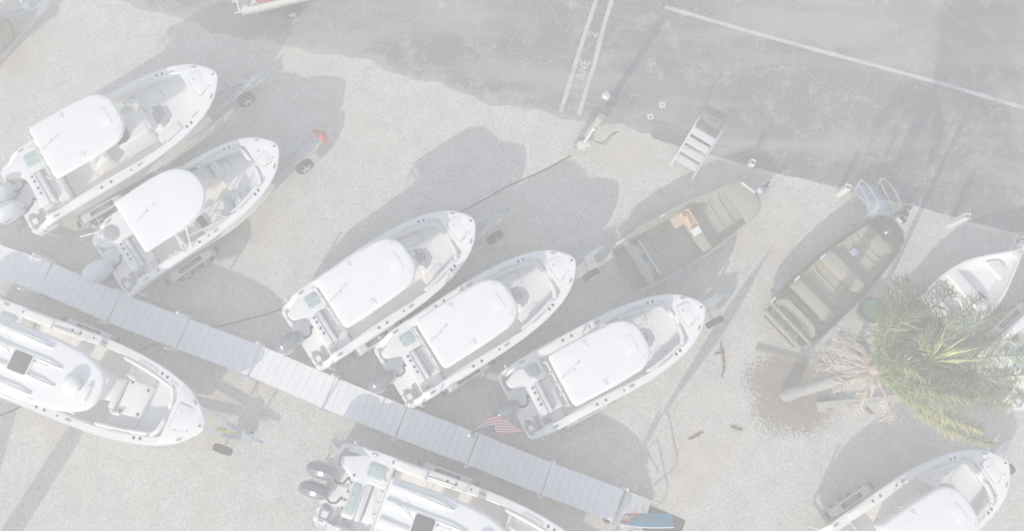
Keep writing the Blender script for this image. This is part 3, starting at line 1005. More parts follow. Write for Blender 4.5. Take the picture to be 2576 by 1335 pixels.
def place(o, stern, bow, zs=1.75, zb=2.1, L=None, sy=1.0):
    a, b = at(*stern, zs), at(*bow, zb)
    d_ = b - a
    o.location = (a.x, a.y, 0)
    o.rotation_euler = (0, 0, math.atan2(d_.y, d_.x))
    if L:
        k = math.hypot(d_.x, d_.y) / L
        o.scale = (k, sy, 1)

# ---- the open fishing boats with a hard top (four alike, then the longer one on the left)
bt = Boat("fishing_boat", 7.68, 2.76, logo=True, cushions="vinyl_grey")
bt.hull(); bt.deck(); bt.bow_seats(); bt.fittings(); bt.stern(); bt.console(); bt.engine(0.03, yaw=.06)
bt.hard_top(1.74, 5.0, .97, 3.34); bt.frame(3.20, 1.95, 4.93, .93)
boatE = bt.root
G_ = "white centre console fishing boats on trailers"
tag(boatE, "white fishing boat with a hard top whose stern is beside the striped flag", "boat", G_)
place(boatE, (1296, 1022), (1769, 770), L=7.68)
boatD = copy_tree(boatE); tag(boatD, "middle white hard top fishing boat between two others just like it")
place(boatD, (984, 946), (1443, 652), L=7.68)
boatC = copy_tree(boatE); tag(boatC, "white hard top fishing boat on the left of three alike, cable running past its bow")
place(boatC, (750, 849), (1190, 553), L=7.68, sy=1.05)
boatI = copy_tree(boatE); tag(boatI, "white hard top fishing boat under the tip of a yellowing palm frond, stern cut off")
place(boatI, (2110, 1440), (2531, 1160), L=7.68, sy=1.02)

bt = Boat("fishing_boat", 8.65, 3.0, hull="gelcoat_seafoam", cushions=None, z0=1.85, z1=2.3, con=(3.75, 4.9), mat=True, bench="vinyl_white", cups=True)
bt.hull(); bt.deck(); bt.bow_seats(); bt.fittings(); bt.stern(); bt.console()
bt.engine(.36, "grey_cowl"); bt.engine(-.36, "grey_cowl")
bt.hard_top(2.15, 5.15, 1.05, 3.45); bt.frame(3.33, 2.15, 5.15, 1.05)
boatA = bt.root
tag(boatA, "long white fishing boat with pale seafoam hull and two pale outboards", "boat", G_)
place(boatA, (35, 500), (547, 190), L=8.65, sy=1.06)

# ---- bow rider with the soft top
bt = Boat("bow_rider_boat", 7.45, 2.7, hull="gelcoat_pale_blue", cushions="vinyl_grey", round_well=True, mat=False, hatch=2, rods=(1.5, 3.3), cups=True, bench="vinyl_white")
bt.hull(); bt.deck(); bt.bow_seats(); bt.fittings(); bt.stern(); bt.engine(-.02, "grey_cowl")
kx, ky = bt.kx, bt.ky
for sg in (1, -1):
    c = MB().slab(round_poly([(3.55, sg * .34), (4.55, sg * .34), (4.9, sg * .42), (4.9, sg * 1.02), (3.55, sg * 1.1)], .08), 1.02, 1.82, .06).build("console", "gelcoat", bt.root)
    P = [(3.75, sg * 1.16), (4.5, sg * 1.08), (4.86, sg * .9), (4.92, sg * .42)]
    P = [tuple(p)[:2] for p in smooth3([(x, y, 0) for x, y in P], 5)]
    inn = [(x - .014, y - sg * .012) for x, y in P]
    MB().rings([[(x, y, 1.82) for x, y in P] + [(x, y, 1.82) for x, y in reversed(inn)], [(x - .18, y * .96, 2.2) for x, y in P] + [(x - .18, y * .96, 2.2) for x, y in reversed(inn)]]).build("windshield", "glass_clear", c)
    MB().tube([(x - .18, y * .96, 2.21) for x, y in P], .022, 6).build("windshield_frame", "galvanised", c)
    st = MB().slab(round_poly(rect(2.75, 3.25, sg * .72 - .28, sg * .72 + .28), .1), 1.3, 1.55, .08).build("helm_seat", "vinyl_grey", bt.root)
    MB().slab(round_poly(rect(2.65, 2.8, sg * .72 - .26, sg * .72 + .26), .06), 1.4, 1.95, .06).build("seat_back", "vinyl_grey", st)
    b_ = MB().slab(round_poly([(5.0, sg * .38), (5.28, sg * .34), (5.3, sg * .92), (5.0, sg * 1.0)], .08), 1.4, 1.86, .07).build("seat_back", "vinyl_grey", bt.root)
MB().tube([(3.50 + .1 * math.cos(2 * math.pi * i / 18), -.72 + .19 * math.sin(2 * math.pi * i / 18), 1.72 + .15 * math.cos(2 * math.pi * i / 18)) for i in range(18)], .018, 6, closed=True).build("steering_wheel", "chrome", bt.root)
MB().slab(round_poly(rect(3.56, 3.8, -.95, -.5), .04), 1.82, 1.94, .03).build("dashboard", "black_plastic", bt.root)
o = [(1.75, -1.0), (3.3, -1.02), (4.05, -.9), (4.5, -.5), (4.62, 0), (4.5, .5), (4.05, .9), (3.3, 1.02), (1.75, 1.0)]
o = round_poly(o, [.08, .3, .4, .4, .3, .4, .4, .3, .08], 7)
tp = MB().slab(o, 3.05, 3.15, .04, n=3, crown=.05, under=.01).build("canvas_top", "canvas_white", bt.root, sharp=50)
MB().tube([(x, y, 3.07) for x, y in o], .022, 6, closed=True).build("hem", "vinyl_grey", tp)
MB().tube([(2.05, .0, 3.2), (2.55, .04, 3.36)], .012, 6).build("light_mast", "galvanised", tp)
MB().ell((2.58, .045, 3.38), (.06, .035, .04), 10, 6).build("mast_light", "galvanised", tp)
fr = empty("top_frame"); fr.parent = bt.root
for sg in (1, -1):
    MB().tube([(2.5, sg * 1.22, 1.75), (2.75, sg * 1.12, 2.5), (2.9, sg * .95, 3.07)], .028, 8).build("upright", "white_paint", fr)
    MB().tube([(2.85, sg * 1.22, 1.75), (3.1, sg * 1.12, 2.5), (3.35, sg * .95, 3.07)], .028, 8).build("upright", "white_paint", fr)
    MB().tube([(5.1, sg * 1.12, 1.85), (3.1, sg * 1.1, 2.5)], .028, 8).build("brace", "white_paint", fr)
    MB().tube([(4.55, sg * 1.12, 1.85), (4.15, sg * .85, 3.07)], .026, 8).build("upright", "white_paint", fr)
    MB().tube([(2.62, sg * 1.17, 2.1), (2.95, sg * 1.17, 2.1)], .02, 8).build("brace", "white_paint", fr)
    for dx in (.0, .22):
        MB().tube([(2.35 + dx, sg * 1.2, 1.98), (2.2 + dx, sg * 1.22, 2.3)], .034, 10).build("rod_tube", "white_paint", fr)
MB().tube([(.35, .95, 1.4), (.45, 1.0, 1.95), (-.15, 1.2, 1.95)], .03, 8).build("tow_bar", "white_paint", bt.root)
boatB = bt.root
tag(boatB, "white bow rider with a round fronted canvas top and one pale outboard", "boat", G_)
place(boatB, (264, 664), (697, 366), L=7.45, sy=1.07)

# ---- the two big boats with ridged tops and black hatches
bt = Boat("cruising_boat", 9.55, 3.08, z0=1.95, z1=2.4, second_well=True, cushions="vinyl_white", logo=False, con=(3.7, 4.55), mat=True, rods=(1.5, 3.05, 3.3), bench="vinyl_white")
bt.hull(); bt.deck(); bt.bow_seats(); bt.fittings(); bt.stern(); bt.console()
bt.engine(.34, yaw=.0); bt.engine(-.34, yaw=.0)
z = 3.75
o = [(2.15, -1.10), (4.3, -1.12), (5.6, -.98), (6.35, -.62), (6.5, 0), (6.35, .62), (5.6, .98), (4.3, 1.12), (2.15, 1.10)]
o = round_poly(o, [.12, .5, .5, .5, .4, .5, .5, .5, .12], 7)
tp = MB().slab(o, z - .16, z, .12, n=5, crown=.04, under=.03).build("hard_top", "gelcoat", bt.root, sharp=50)
for y, x1 in ((.80, 4.4), (.30, 5.0), (-.30, 5.0), (-.80, 4.4)):
    q = [(2.25, y - .13), (x1 - .5, y - .13), (x1, y - .02), (x1, y + .02), (x1 - .5, y + .13), (2.25, y + .13)]
    MB().slab(round_poly(q, .05), z - .02, z + .085, .04, 3).build("ridge", "gelcoat", tp)
q = round_poly(rect(3.30, 3.95, -.33, .33), .09)
h = MB().slab(offset(q, -.045), z, z + .10, .03, 3).build("roof_hatch", "gelcoat", tp)
MB().slab(q, z + .05, z + .108, .008, 2).build("glass", "smoked_glass", h)
for y in (.20, -.22):
    MB().tube([(4.0, y, z + .07), (4.45, y, z + .07)], .022, 6).build("hatch_arm", "galvanised", h)
    MB().box((4.04, y, z + .08), (.07, .07, .06)).build("hinge", "seam_grey", h)
    MB().box((4.47, y, z + .07), (.05, .05, .05)).build("hinge", "galvanised", h)
rd_ = MB().lathe([(.24, 0), (.30, .05), (.315, .12), (.29, .20), (.20, .255), (.08, .275), (.01, .28)], (5.55, -.05, z + .05), n=32).build("radar_dome", "gelcoat", tp, sharp=60)
MB().lathe([(.17, 0), (.15, .1)], (5.55, -.05, z - .02), n=20).build("dome_base", "gelcoat", rd_)
for k_, ch in enumerate("GARMIN"):
    a = R(38) - k_ * R(14)
    text(ch, .095, "lettering", "black_text", rd_, (5.55 + .312 * math.cos(a), -.05 + .312 * math.sin(a), z + .175), rot=(R(68), 0, a + R(90)), bold=.001)
MB().slab(round_poly(rect(6.0, 6.14, -.42, .12), .03), z - .02, z + .12, .03).build("light_bar", "gelcoat", tp)
MB().tube([(5.2, .18, z + .02), (5.28, .14, z + .1), (5.2, .10, z + .1)], .014, 6).build("horn", "chrome", tp)
MB().tube([(3.26, .12, z + .05), (2.75, .38, z + .2)], .012, 6).build("light_mast", "galvanised", tp)
MB().ell((2.73, .39, z + .22), (.06, .04, .045), 10, 6).build("mast_light", "galvanised", tp)
for y in (.98, .62, -.62, -.98):
    for x in (2.55, 4.35):
        for dx, dy in ((0, 0), (.1, .0), (0, .1), (.1, .1)):
            MB().lathe([(.014, 0), (.014, .022)], (x + dx, y + dy - .05, z), n=8).build("bolt", "seam_grey", tp)
bar = MB().tube([(2.1, -.95, z - .2), (2.1, .95, z - .2)], .028, 8).build("rod_rack", "white_paint", tp)
for k_ in range(6):
    y = -.9 + 1.8 * k_ / 5
    MB().tube([(2.05, y, z - .4), (1.93, y, z - .06)], .036, 10).build("rod_tube", "white_paint", bar)
bt.frame(z - .14, 2.3, 6.2, 1.1)
# forward lounge and console pad
lo_ = MB().slab(round_poly(rect(6.35, 7.25, -.62, .58), .14), 1.1, 1.98, .06).build("console_lounge", "gelcoat", bt.root)
for x, y in ((6.5, .5), (6.5, -.52), (7.12, .42), (7.12, -.44)):
    MB().lathe([(.05, 0), (.05, .02)], (x, y, 1.98), n=12).build("cup_holder", "dark_hole", lo_)
bt2 = MB().slab(round_poly(rect(6.1, 6.33, -.55, .5), .06), 1.7, 2.15, .05).build("lounge_back", "vinyl_grey", lo_)
for sg in (1, -1):
    MB().tube([(6.15, sg * .62, 1.9), (6.35, sg * .66, 2.05), (6.6, sg * .62, 2.08)], .06, 8).build("arm_rest", "vinyl_white", lo_)
MB().tube([(3.1, 1.31, 2.02), (3.6, 1.33, 2.04), (4.1, 1.34, 2.05)], .03, 8).build("side_door_rail", "chrome", bt.root)
boatK = bt.root
tag(boatK, "big white boat with a ridged top, black roof hatch and twin black outboards", "boat", G_)
A_ = at(893 - 8, 1222, 1.95)
place(boatK, (824, 1216), (1560, 1486), zs=1.95, zb=2.35)
boatJ = copy_tree(boatK); tag(boatJ, "big white boat with ridged top and radar dome, bow pointing at the walkway")
bp = at(513, 1074, 2.35)
an = R(-20.3)
boatJ.location = (bp.x - 9.55 * math.cos(an), bp.y - 9.55 * math.sin(an), 0)
boatJ.rotation_euler = (0, 0, an)

# ------------------------------------------------------------------ boat trailers
def wheel(parent, c, axis_y=1, r=.34, w_=.22):
    t = MB().lathe([(r * .60, -w_ * .45), (r * .80, -w_ * .5), (r * .96, -w_ * .42), (r, -w_ * .25), (r, w_ * .25), (r * .96, w_ * .42), (r * .80, w_ * .5), (r * .60, w_ * .45)], c, 'Y', 28)
    wh = empty("wheel"); wh.parent = parent
    t.build("tyre", "rubber", wh, sharp=50)
    m = MB().lathe([(r * .60, -w_ * .44), (r * .62, w_ * .44)], c, 'Y', 24)
    y = c[1] + axis_y * w_ * .42
    m.lathe([(r * .16, -.02), (r * .16, .03), (r * .08, .045)], (c[0], y, c[2]), 'Y', 14)
    for k in range(5):
        a = 2 * math.pi * k / 5 + .3
        d_ = Vector((math.cos(a), 0, math.sin(a)))
        m.beam(Vector((c[0], y, c[2])) + d_ * r * .12, Vector((c[0], y, c[2])) + d_ * r * .60, .05, .07)
    m.build("rim", "aluminium", wh)
    return wh

def make_trailer(L, B, name_label=True, xw=(1.85, 2.72), red=False):
    t = empty("boat_trailer")
    hb = B / 2
    f = MB()
    for sg in (1, -1):
        f.beam((.3, sg * .78, .52), (L * .62, sg * .78, .52), .10, .13)
        f.beam((L * .62, sg * .78, .52), (L + .95, sg * .09, .52), .15, .14)
    for x in (.5, 1.5, 3.1, L * .62):
        f.beam((x, -.85, .46), (x, .85, .46), .10, .08)
    for x in xw:
        f.beam((x, -hb + .15, .36), (x, hb - .15, .36), .08, .08)
    f.build("frame", "galvanised", t)
    MB().beam((L + .62, 0, .53), (L + 1.2, 0, .53), .18, .16).build("tongue", "galvanised", t)
    c = MB().beam((L + 1.1, 0, .54), (L + 1.5, 0, .54), .10, .10)
    c.ell((L + 1.52, 0, .53), (.10, .07, .07), 10, 6)
    c.build("coupler", "coupler_blue", t)
    j = MB().lathe([(.035, .12), (.035, .85), (.05, .87), (.05, .92)], (L + .95, .16, 0), n=10)
    j.tube([(L + .95, .16, .9), (L + .95, .30, .9)], .015, 6)
    j.box((L + .95, .11, .52), (.16, .10, .12))
    j.build("jack", "galvanised", t)
    MB().lathe([(.09, -.03), (.11, -.01), (.11, .01), (.09, .03)], (L + .95, .16, .11), 'Y', 14).build("jack_wheel", "rubber", t)
    MB().beam((L + .2, 0, .55), (L + .12, 0, 1.35), .09, .09).box((L + .10, 0, 1.38), (.16, .14, .14)).build("winch_post", "galvanised", t)
    for sg in (1, -1):
        MB().beam((.4, sg * .5, .70), (L * .6, sg * .5, .72), .10, .14).build("bunk", "dark_olive", t)
        y = sg * (hb - .02)
        for x in xw: wheel(t, (x, y, .34), sg)
        # tandem fender: a bent sheet with thickness
        xa, xb = xw[0] - .5, xw[1] + .5
        P = [(xa, .42), (xa + .05, .66), (xa + .2, .79), ((xa + xb) / 2, .80), (xb - .2, .79), (xb - .05, .66), (xb, .42)]
        Q = smooth3([(a, 0, b_) for a, b_ in P], 4)
        m = MB()
        m.rings([[(p.x, y - .15, p.z), (p.x, y + .15, p.z), (p.x, y + .15, p.z + .012), (p.x, y - .15, p.z + .012)] for p in Q])
        m.prism([(xa + .2, y + sg * .13), (xb - .2, y + sg * .13), (xb - .2, y + sg * .15), (xa + .2, y + sg * .15)], .70, .79)
        fd = m.build("fender", "aluminium", t)
        MB().box(((xa + xb) / 2, y, .818), (.95, .17, .006)).build("placard", "black_plastic", fd)
        text("LIQUID PLANET", .085, "lettering", "white_text", fd, ((xa + xb) / 2, y + sg * .025, .823), rz=0 if sg < 0 else math.pi)
        text("MARINE", .055, "lettering", "white_text", fd, ((xa + xb) / 2, y - sg * .045, .823), rz=0 if sg < 0 else math.pi)
        for x in (xa - .14, xb + .14): MB().box((x, y, .62), (.10, .24, .05)).build("fender_step", "rubber", t)
        MB().tube([(.35, sg * (hb + .02), .5), (.35, sg * (hb + .02), 1.75)], .04, 8).build("guide_pole", "pvc_white", t)
        MB().beam((.35, sg * .7, .5), (.35, sg * (hb + .02), .5), .06, .06).build("guide_bracket", "galvanised", t)
    sp = wheel(t, (L + .45, -.66, .78), -1, .35, .24)
    MB().beam((L + .45, -.1, .56), (L + .45, -.56, .78), .06, .06).build("spare_bracket", "galvanised", t)
    return t

def under(t, boat, label):
    t.location = boat.location; t.rotation_euler = boat.rotation_euler
    t.scale = boat.scale
    tag(t, label, "boat trailer", "boat trailers under the fishing boats")

tr = make_trailer(7.68, 2.76)
under(tr, boatE, "galvanised trailer under the fishing boat nearest the striped flag")
for b_, lab in ((boatD, "galvanised trailer under the middle one of three hard top boats"), (boatC, "galvanised trailer with spare wheel beside the cable, under a hard top boat"), (boatI, "galvanised trailer with dark wheels at the bottom right corner of the photo")):
    under(copy_tree(tr), b_, lab)
trA = make_trailer(8.55, 3.0); under(trA, boatA, "galvanised trailer with pale blue coupler under the pale seafoam hull")
trB = make_trailer(7.35, 2.7); under(trB, boatB, "galvanised trailer under the canvas topped bow rider, red cover on its coupler")
trJ = make_trailer(9.5, 3.08, xw=(3.2, 4.1)); under(trJ, boatJ, "galvanised trailer with a yellow strap under the bow that points at the walkway")
MB().beam((9.55, -.1, 1.1), (10.15, .02, .62), .06, .02).build("winch_strap", "yellow_strap", trJ)
trK = copy_tree(trJ); under(trK, boatK, "trailer under the twin engine boat at the bottom edge")

# red cover on the coupler of the bow rider's trailer
bm_ = boatB.matrix_basis
c = MB()
rs = []
for i, (x, wd, h) in enumerate([(8.72, .16, .12), (8.85, .24, .22), (9.0, .22, .26), (9.12, .12, .12)]):
    rs.append([(x + .05 * math.cos(k), wd * math.cos(2 * math.pi * k / 12) * (1.15 if k % 3 else .8), .56 + h * math.sin(2 * math.pi * k / 12)) for k in range(12)])
c.rings(rs)
c.beam((8.95, .15, .75), (8.75, .48, .66), .18, .03)
c.beam((9.0, -.12, .62), (8.88, -.42, .50), .16, .03)
c.v = [(8.95 + (x - 8.95) * .8, y * .8, .56 + (z - .56) * .8) for x, y, z in c.v]
cv = c.build("coupler_cover", "red_plastic")
cv.location = trB.location; cv.rotation_euler = trB.rotation_euler
tag(cv, "red plastic cover pulled over the coupler of a boat trailer", "cover")

# ------------------------------------------------------------------ flat bottomed jon boats
JT = [(0, .87), (.08, .93), (.2, 1.0), (.4, 1.0), (.55, .965), (.68, .89), (.8, .79), (.9, .70), (.955, .64), (1.0, .30)]
def jon_hull(name, L, hb, m_out, m_in, zk=.55, zt=1.12):
    root = empty(name)
    xs = [L * q for q in (0, .04, .1, .2, .3, .4, .5, .6, .7, .8, .87, .92, .955, .98, 1.0)]
    def b(x): return interp(JT, x / L) * hb
    out, inn = [], []
    for x in xs:
        up = max(0, (x / L - .62) / .38)
        k = zk + (zt - zk - .16) * up ** 1.8
        y = b(x)
        yb = y * .78
        out.append([(x, y + .03, zt), (x, y + .03, zt - .05), (x, y, zt - .06), (x, yb, k), (x, -yb, k), (x, -y, zt - .06), (x, -y - .03, zt - .05), (x, -y - .03, zt)])
        yi = y - .03
        k2 = k + .03
        inn.append([(x, y + .03, zt), (x, yi, zt), (x, yi - .01, zt - .1), (x, yb - .04, k2), (x, -yb + .04, k2), (x, -yi + .01, zt - .1), (x, -yi, zt), (x, -y - .03, zt)])
    m = MB(); m.rings(out, False, False, closed=False)
    m.add(out[0], [tuple(range(8))]).add(out[-1], [tuple(range(8))[::-1]])
    m.build("hull", m_out, root, sharp=25)
    m = MB(); m.rings([[(min(max(p[0], .04), L - .04), p[1], p[2]) for p in r] for r in inn], False, False, closed=False)
    m.build("inner_skin", m_in, root, sharp=25)
    def cross(x, z, h, w_, nm, mt, margin=.05, x2=None):
        x2 = x2 if x2 is not None else x + w_
        o = [(x, b(x) - margin), (x2, b(x2) - margin), (x2, -b(x2) + margin), (x, -b(x) + margin)]
        return MB().slab(o[::-1], z - h, z, min(.02, h * .3), 2).build(nm, mt, root)
    def rib(x, mt):
        up = max(0, (x / L - .62) / .38)
        k = zk + .03 + (zt - zk - .16) * up ** 1.8
        y = b(x); yb = y * .78 - .05
        P = [(x, y - .06, zt - .06), (x, y - .09, zt - .2), (x, yb - .02, k + .10), (x, yb - .14, k + .03), (x, -yb + .14, k + .03), (x, -yb + .02, k + .10), (x, -y + .09, zt - .2), (x, -y + .06, zt - .06)]
        MB().tube(P, .03, 6).build("rib", mt, root)
        for q in (-.5, -.25, 0, .25, .5):
            MB().tube([(x + .04, yb * q * 1.5, k + .02), (x + .32, yb * q * 1.5, k + .022)], .012, 5).build("stringer", mt, root)
    return root, b, cross, rib

def small_trailer(L, hb, xw, label, blue="coupler_blue"):
    t = empty("boat_trailer")
    f = MB()
    for sg in (1, -1):
        f.beam((.4, sg * .55, .42), (L * .7, sg * .55, .42), .07, .09)
        f.beam((L * .7, sg * .55, .42), (L + .75, sg * .04, .42), .07, .09)
    f.beam((1.0, -.6, .40), (1.0, .6, .40), .07, .07)
    f.beam((xw, -hb - .08, .34), (xw, hb + .08, .34), .07, .07)
    f.build("frame", "stair_blue", t)
    MB().beam((L + .6, 0, .43), (L + 1.15, 0, .43), .08, .10).build("tongue", "stair_blue", t)
    c = MB().beam((L + 1.1, 0, .45), (L + 1.38, 0, .45), .08, .08); c.ell((L + 1.4, 0, .44), (.08, .06, .06), 10, 6)
    c.build("coupler", blue, t)
    MB().lathe([(.03, .1), (.03, .75), (.045, .78)], (L + .8, .13, 0), n=10).box((L + .8, .08, .43), (.12, .10, .10)).build("jack", "black_plastic", t)
    MB().lathe([(.08, -.025), (.1, 0), (.08, .025)], (L + .8, .13, .1), 'Y', 14).build("jack_wheel", "rubber", t)
    MB().beam((L + .25, 0, .45), (L + .2, 0, .95), .07, .07).box((L + .2, 0, 1.0), (.16, .22, .06)).build("winch_post", "white_paint", t)
    for sg in (1, -1):
        y = sg * (hb + .12)
        wheel(t, (xw, y, .28), sg, .28, .18)
        P = smooth3([(xw - .42, 0, .34), (xw - .36, 0, .52), (xw - .2, 0, .63), (xw + .2, 0, .63), (xw + .36, 0, .52), (xw + .42, 0, .34)], 4)
        MB().rings([[(p.x, y - .12, p.z), (p.x, y + .12, p.z), (p.x, y + .12, p.z + .012), (p.x, y - .12, p.z + .012)] for p in P]).build("fender", "galvanised", t)
        for x in (xw - .5, xw + .5): MB().box((x, y, .40), (.12, .2, .05)).build("fender_step", "stair_blue", t)
    tag(t, label, "boat trailer", "small trailers under the flat bottomed boats")
    return t

# olive jon boat
oF = at(*((2280 + 185 * .32952) / 1.490683, (660 + 1080 * .32952) / 1.490683), .95)
jF, b, cross, rib = jon_hull("jon_boat", 5.72, 1.05, "olive_paint", "olive_inside")
jF.location = (oF.x, oF.y, 0); jF.rotation_euler = (0, 0, R(30.5))
tag(jF, "olive flat bottomed jon boat with an open cardboard box on its middle bench", "boat", "flat bottomed jon boats")
o = [(4.80, b(4.80) - .03), (5.45, b(5.45) - .03), (5.68, .30), (5.68, -.30), (5.45, -b(5.45) + .03), (4.80, -b(4.80) + .03)]
MB().slab(o[::-1], 1.06, 1.13, .015, 2).build("bow_deck", "olive_inside", jF)
MB().beam((5.48, .62, 1.145), (5.70, .04, 1.145), .07, .03).build("bow_trim", "white_paint", jF)
for x in (3.75, 4.15, 4.54): rib(x, "olive_paint")
for x in (1.55, 2.05): rib(x, "olive_paint")
cross(2.88, 1.0, .4, .38, "bench", "olive_inside", .06)
cross(.5, .98, .38, .12, "stern_bench", "olive_paint", .06, x2=.74)
MB().slab(rect(.74, 1.10, -.75, .72), .66, .70, .01, 1).build("battery_tray", "tan_dark", jF)
for sg, x in ((1, .76), (-1, 1.06)):
    MB().box((x + .02, -.02, .80), (.09, 1.46, .24)).build("tray_side", "stair_blue", jF)
for y in (.38, -.32):
    b_ = MB().box((.92, y, .79), (.16, .42, .16)).build("fuse_box", "tan_paint", jF)
    for dy in (-.1, .1): MB().box((.92, y + dy, .872), (.14, .008, .006)).build("box_seam", "seam_grey", b_)
for y in (.55, .2, -.2, -.55):
    MB().box((5.05 - 2.9, y, .62), (.5, .02, .03)).build("floor_strake", "olive_paint", jF)
MB().slab(rect(1.5, 1.85, .05, .5), .60, .66, .01, 1).build("floor_hatch", "tan_dark", jF)
MB().box((.42, .99, 1.13), (.35, .05, .02)).build("gunwale_trim", "white_paint", jF)
MB().box((2.28, 1.03, 1.128), (.18, .05, .012)).build("registration_sticker", "white_text", jF)
MB().slab(rect(2.90, 3.24, -.22, .04), 1.0, 1.02, .004, 1).build("bench_pad", "vinyl_white", jF)
bx = empty("cardboard_box"); bx.location = jF.matrix_basis @ Vector((3.06, .40, 1.0)); bx.rotation_euler = (0, 0, R(30.5))
m = MB()
for sx, sy, px, py in ((.02, .72, -.16, 0), (.02, .72, .16, 0), (.32, .02, 0, .36), (.32, .02, 0, -.36)):
    m.box((px, py, .10), (sx, sy, .20))
m.box((0, 0, .012), (.32, .72, .02))
m.build("carton", "cardboard", bx)
MB().box((-.42, .16, .16), (.5, .40, .012), rot=Matrix.Rotation(R(14), 3, 'Y')).build("flap", "cardboard", bx)
MB().box((-.10, -.06, .21), (.09, .44, .02), rot=Matrix.Rotation(R(10), 3, 'X')).build("flap", "cardboard", bx)
MB().box((.05, .02, .08), (.14, .5, .10)).build("contents", "plywood", bx)
tag(bx, "open cardboard box lying on the bench of the olive jon boat", "box")
tF = small_trailer(5.72, 1.02, 1.55, "light blue trailer under the jon boat with the cardboard box", "stair_blue")
tF.location = jF.location; tF.rotation_euler = jF.rotation_euler

# darker jon boat
oG = at((2840 + 225 * .40459) / 1.490683, (780 + 1130 * .40459) / 1.490683, .95)
jG, b, cross, rib = jon_hull("jon_boat", 5.9, 1.08, "dark_olive", "tan_paint")
jG.location = (oG.x, oG.y, 0); jG.rotation_euler = (0, 0, R(41.5))
tag(jG, "dark hulled jon boat with tan benches, lying between the stairs and the palm bed", "boat", "flat bottomed jon boats")
o = [(5.22, b(5.22) - .02), (5.63, b(5.63) - .03), (5.86, .28), (5.86, -.28), (5.63, -b(5.63) + .03), (5.22, -b(5.22) + .02)]
MB().slab(o[::-1], 1.06, 1.135, .015, 2).build("bow_deck", "dark_olive", jG)
for sg in (1, -1):
    xs_ = [.35 + (5.3 - .35) * i / 14 for i in range(15)]
    o = [(x, sg * (b(x) + .035)) for x in xs_] + [(x, sg * (b(x) - .12)) for x in reversed(xs_)]
    MB().prism(o, 1.07, 1.128).build("side_deck", "dark_olive", jG)
MB().tube([(5.4, -.05, 1.16), (5.5, -.05, 1.19), (5.6, -.05, 1.16)], .018, 6).build("bow_handle", "tan_paint", jG)
MB().box((5.35, .02, 1.145), (.12, .09, .012)).build("deck_sticker", "white_text", jG)
cross(4.98, .98, .3, .26, "bow_bench", "tan_dark", .06)
for x in (3.9, 4.37, 4.63, 2.2, 2.62): rib(x, "tan_paint")
cross(3.02, .98, .38, .44, "bench", "tan_paint", .06)
cross(1.40, .98, .38, .43, "bench", "tan_paint", .06)
MB().slab(rect(.78, 1.18, -.35, .35), .58, .66, .02, 2).build("floor_hatch", "dark_olive", jG)
o = [(.62, .93), (.80, .76), (.92, .60), (.95, .0), (.92, -.66), (.80, -.84), (.55, -.98), (.50, -.9), (.74, -.62), (.80, 0), (.74, .58), (.5, .86)]
MB().prism(o[::-1], .70, 1.12).build("splash_well", "tan_paint", jG)
MB().box((.36, 0, 1.10), (.10, 2.02, .06)).build("stern_beam", "tan_paint", jG)
MB().box((.02, 0, .98), (.08, 1.86, .26)).build("transom_board", "tan_paint", jG)
for y in (.15, -.35):
    MB().slab(round_poly(rect(.08, .27, y - .18, y + .18), .04), .62, .80, .02).build("fuel_tank", "stair_blue", jG)
for y in (.62, -.55):
    for dx in (-.14, .16):
        MB().tube(smooth3([(.36, y, 1.15), (.36 + dx, y + .12, 1.17), (.36 + dx * 1.6, y + .02, 1.1), (.36 + dx * 2, y - .16, 1.0)], 4), .011, 5).build("tie_rope", "rope_grey", jG)
MB().slab(rect(4.0, 4.25, .1, .38), .70, .86, .03).build("tackle_box", "stair_blue", jG)
for x, y in ((.5, 1.0), (1.7, .98), (2.98, .93)):
    MB().box((x, y, 1.132), (.26, .06, .012)).build("gunwale_sticker", "white_text", jG)
tG = small_trailer(5.9, 1.05, 1.45, "trailer with blue coupler under the dark hulled jon boat")
tG.location = jG.location; tG.rotation_euler = jG.rotation_euler
for i in range(3):
    MB().box((6.5 + .24 * i, -.12 + .1 * i, .52), (.16, .26, .10), rz=.3 * i).build("roller", "black_plastic", tG)

# camouflaged boat cut by the top left corner
jC, b, cross, rib = jon_hull("jon_boat", 5.2, .95, "camo", "camo")
pc = at(30, 66, 1.1)
an = R(28)
jC.location = (pc.x - 5.2 * math.cos(an), pc.y - 5.2 * math.sin(an), 0); jC.rotation_euler = (0, 0, an)
o = [(4.2, b(4.2) - .02), (4.97, b(4.97) - .03), (5.16, .28), (5.16, -.28), (4.97, -b(4.97) + .03), (4.2, -b(4.2) + .02)]
MB().slab(o[::-1], 1.06, 1.135, .015, 2).build("bow_deck", "camo", jC)
tag(jC, "camouflage painted boat bow cut by the top left corner", "boat", "flat bottomed jon boats")
tC = empty("boat_trailer")
f = MB()
f.beam((3.0, -1.25, .48), (6.75, -.04, .5), .12, .12).beam((3.0, 1.25, .48), (6.75, .04, .5), .12, .12)
f.beam((4.6, -.72, .5), (6.7, 0, .52), .10, .10).beam((5.6, .1, .6), (6.7, .02, .55), .16, .10)
f.build("frame", "galvanised", tC)
MB().box((5.95, .12, .72), (.26, .24, .3)).build("winch", "stair_blue", tC)
MB().tube([(5.9, .3, .9), (5.92, .42, 1.12)], .03, 8).build("jack", "white_paint", tC)
MB().beam((6.6, 0, .54), (7.1, 0, .54), .12, .12).build("coupler", "coupler_blue", tC)
tC.location = jC.location; tC.rotation_euler = (0, 0, an + R(6))
tag(tC, "grey trailer tongue under the camouflage boat in the top left corner", "boat trailer")

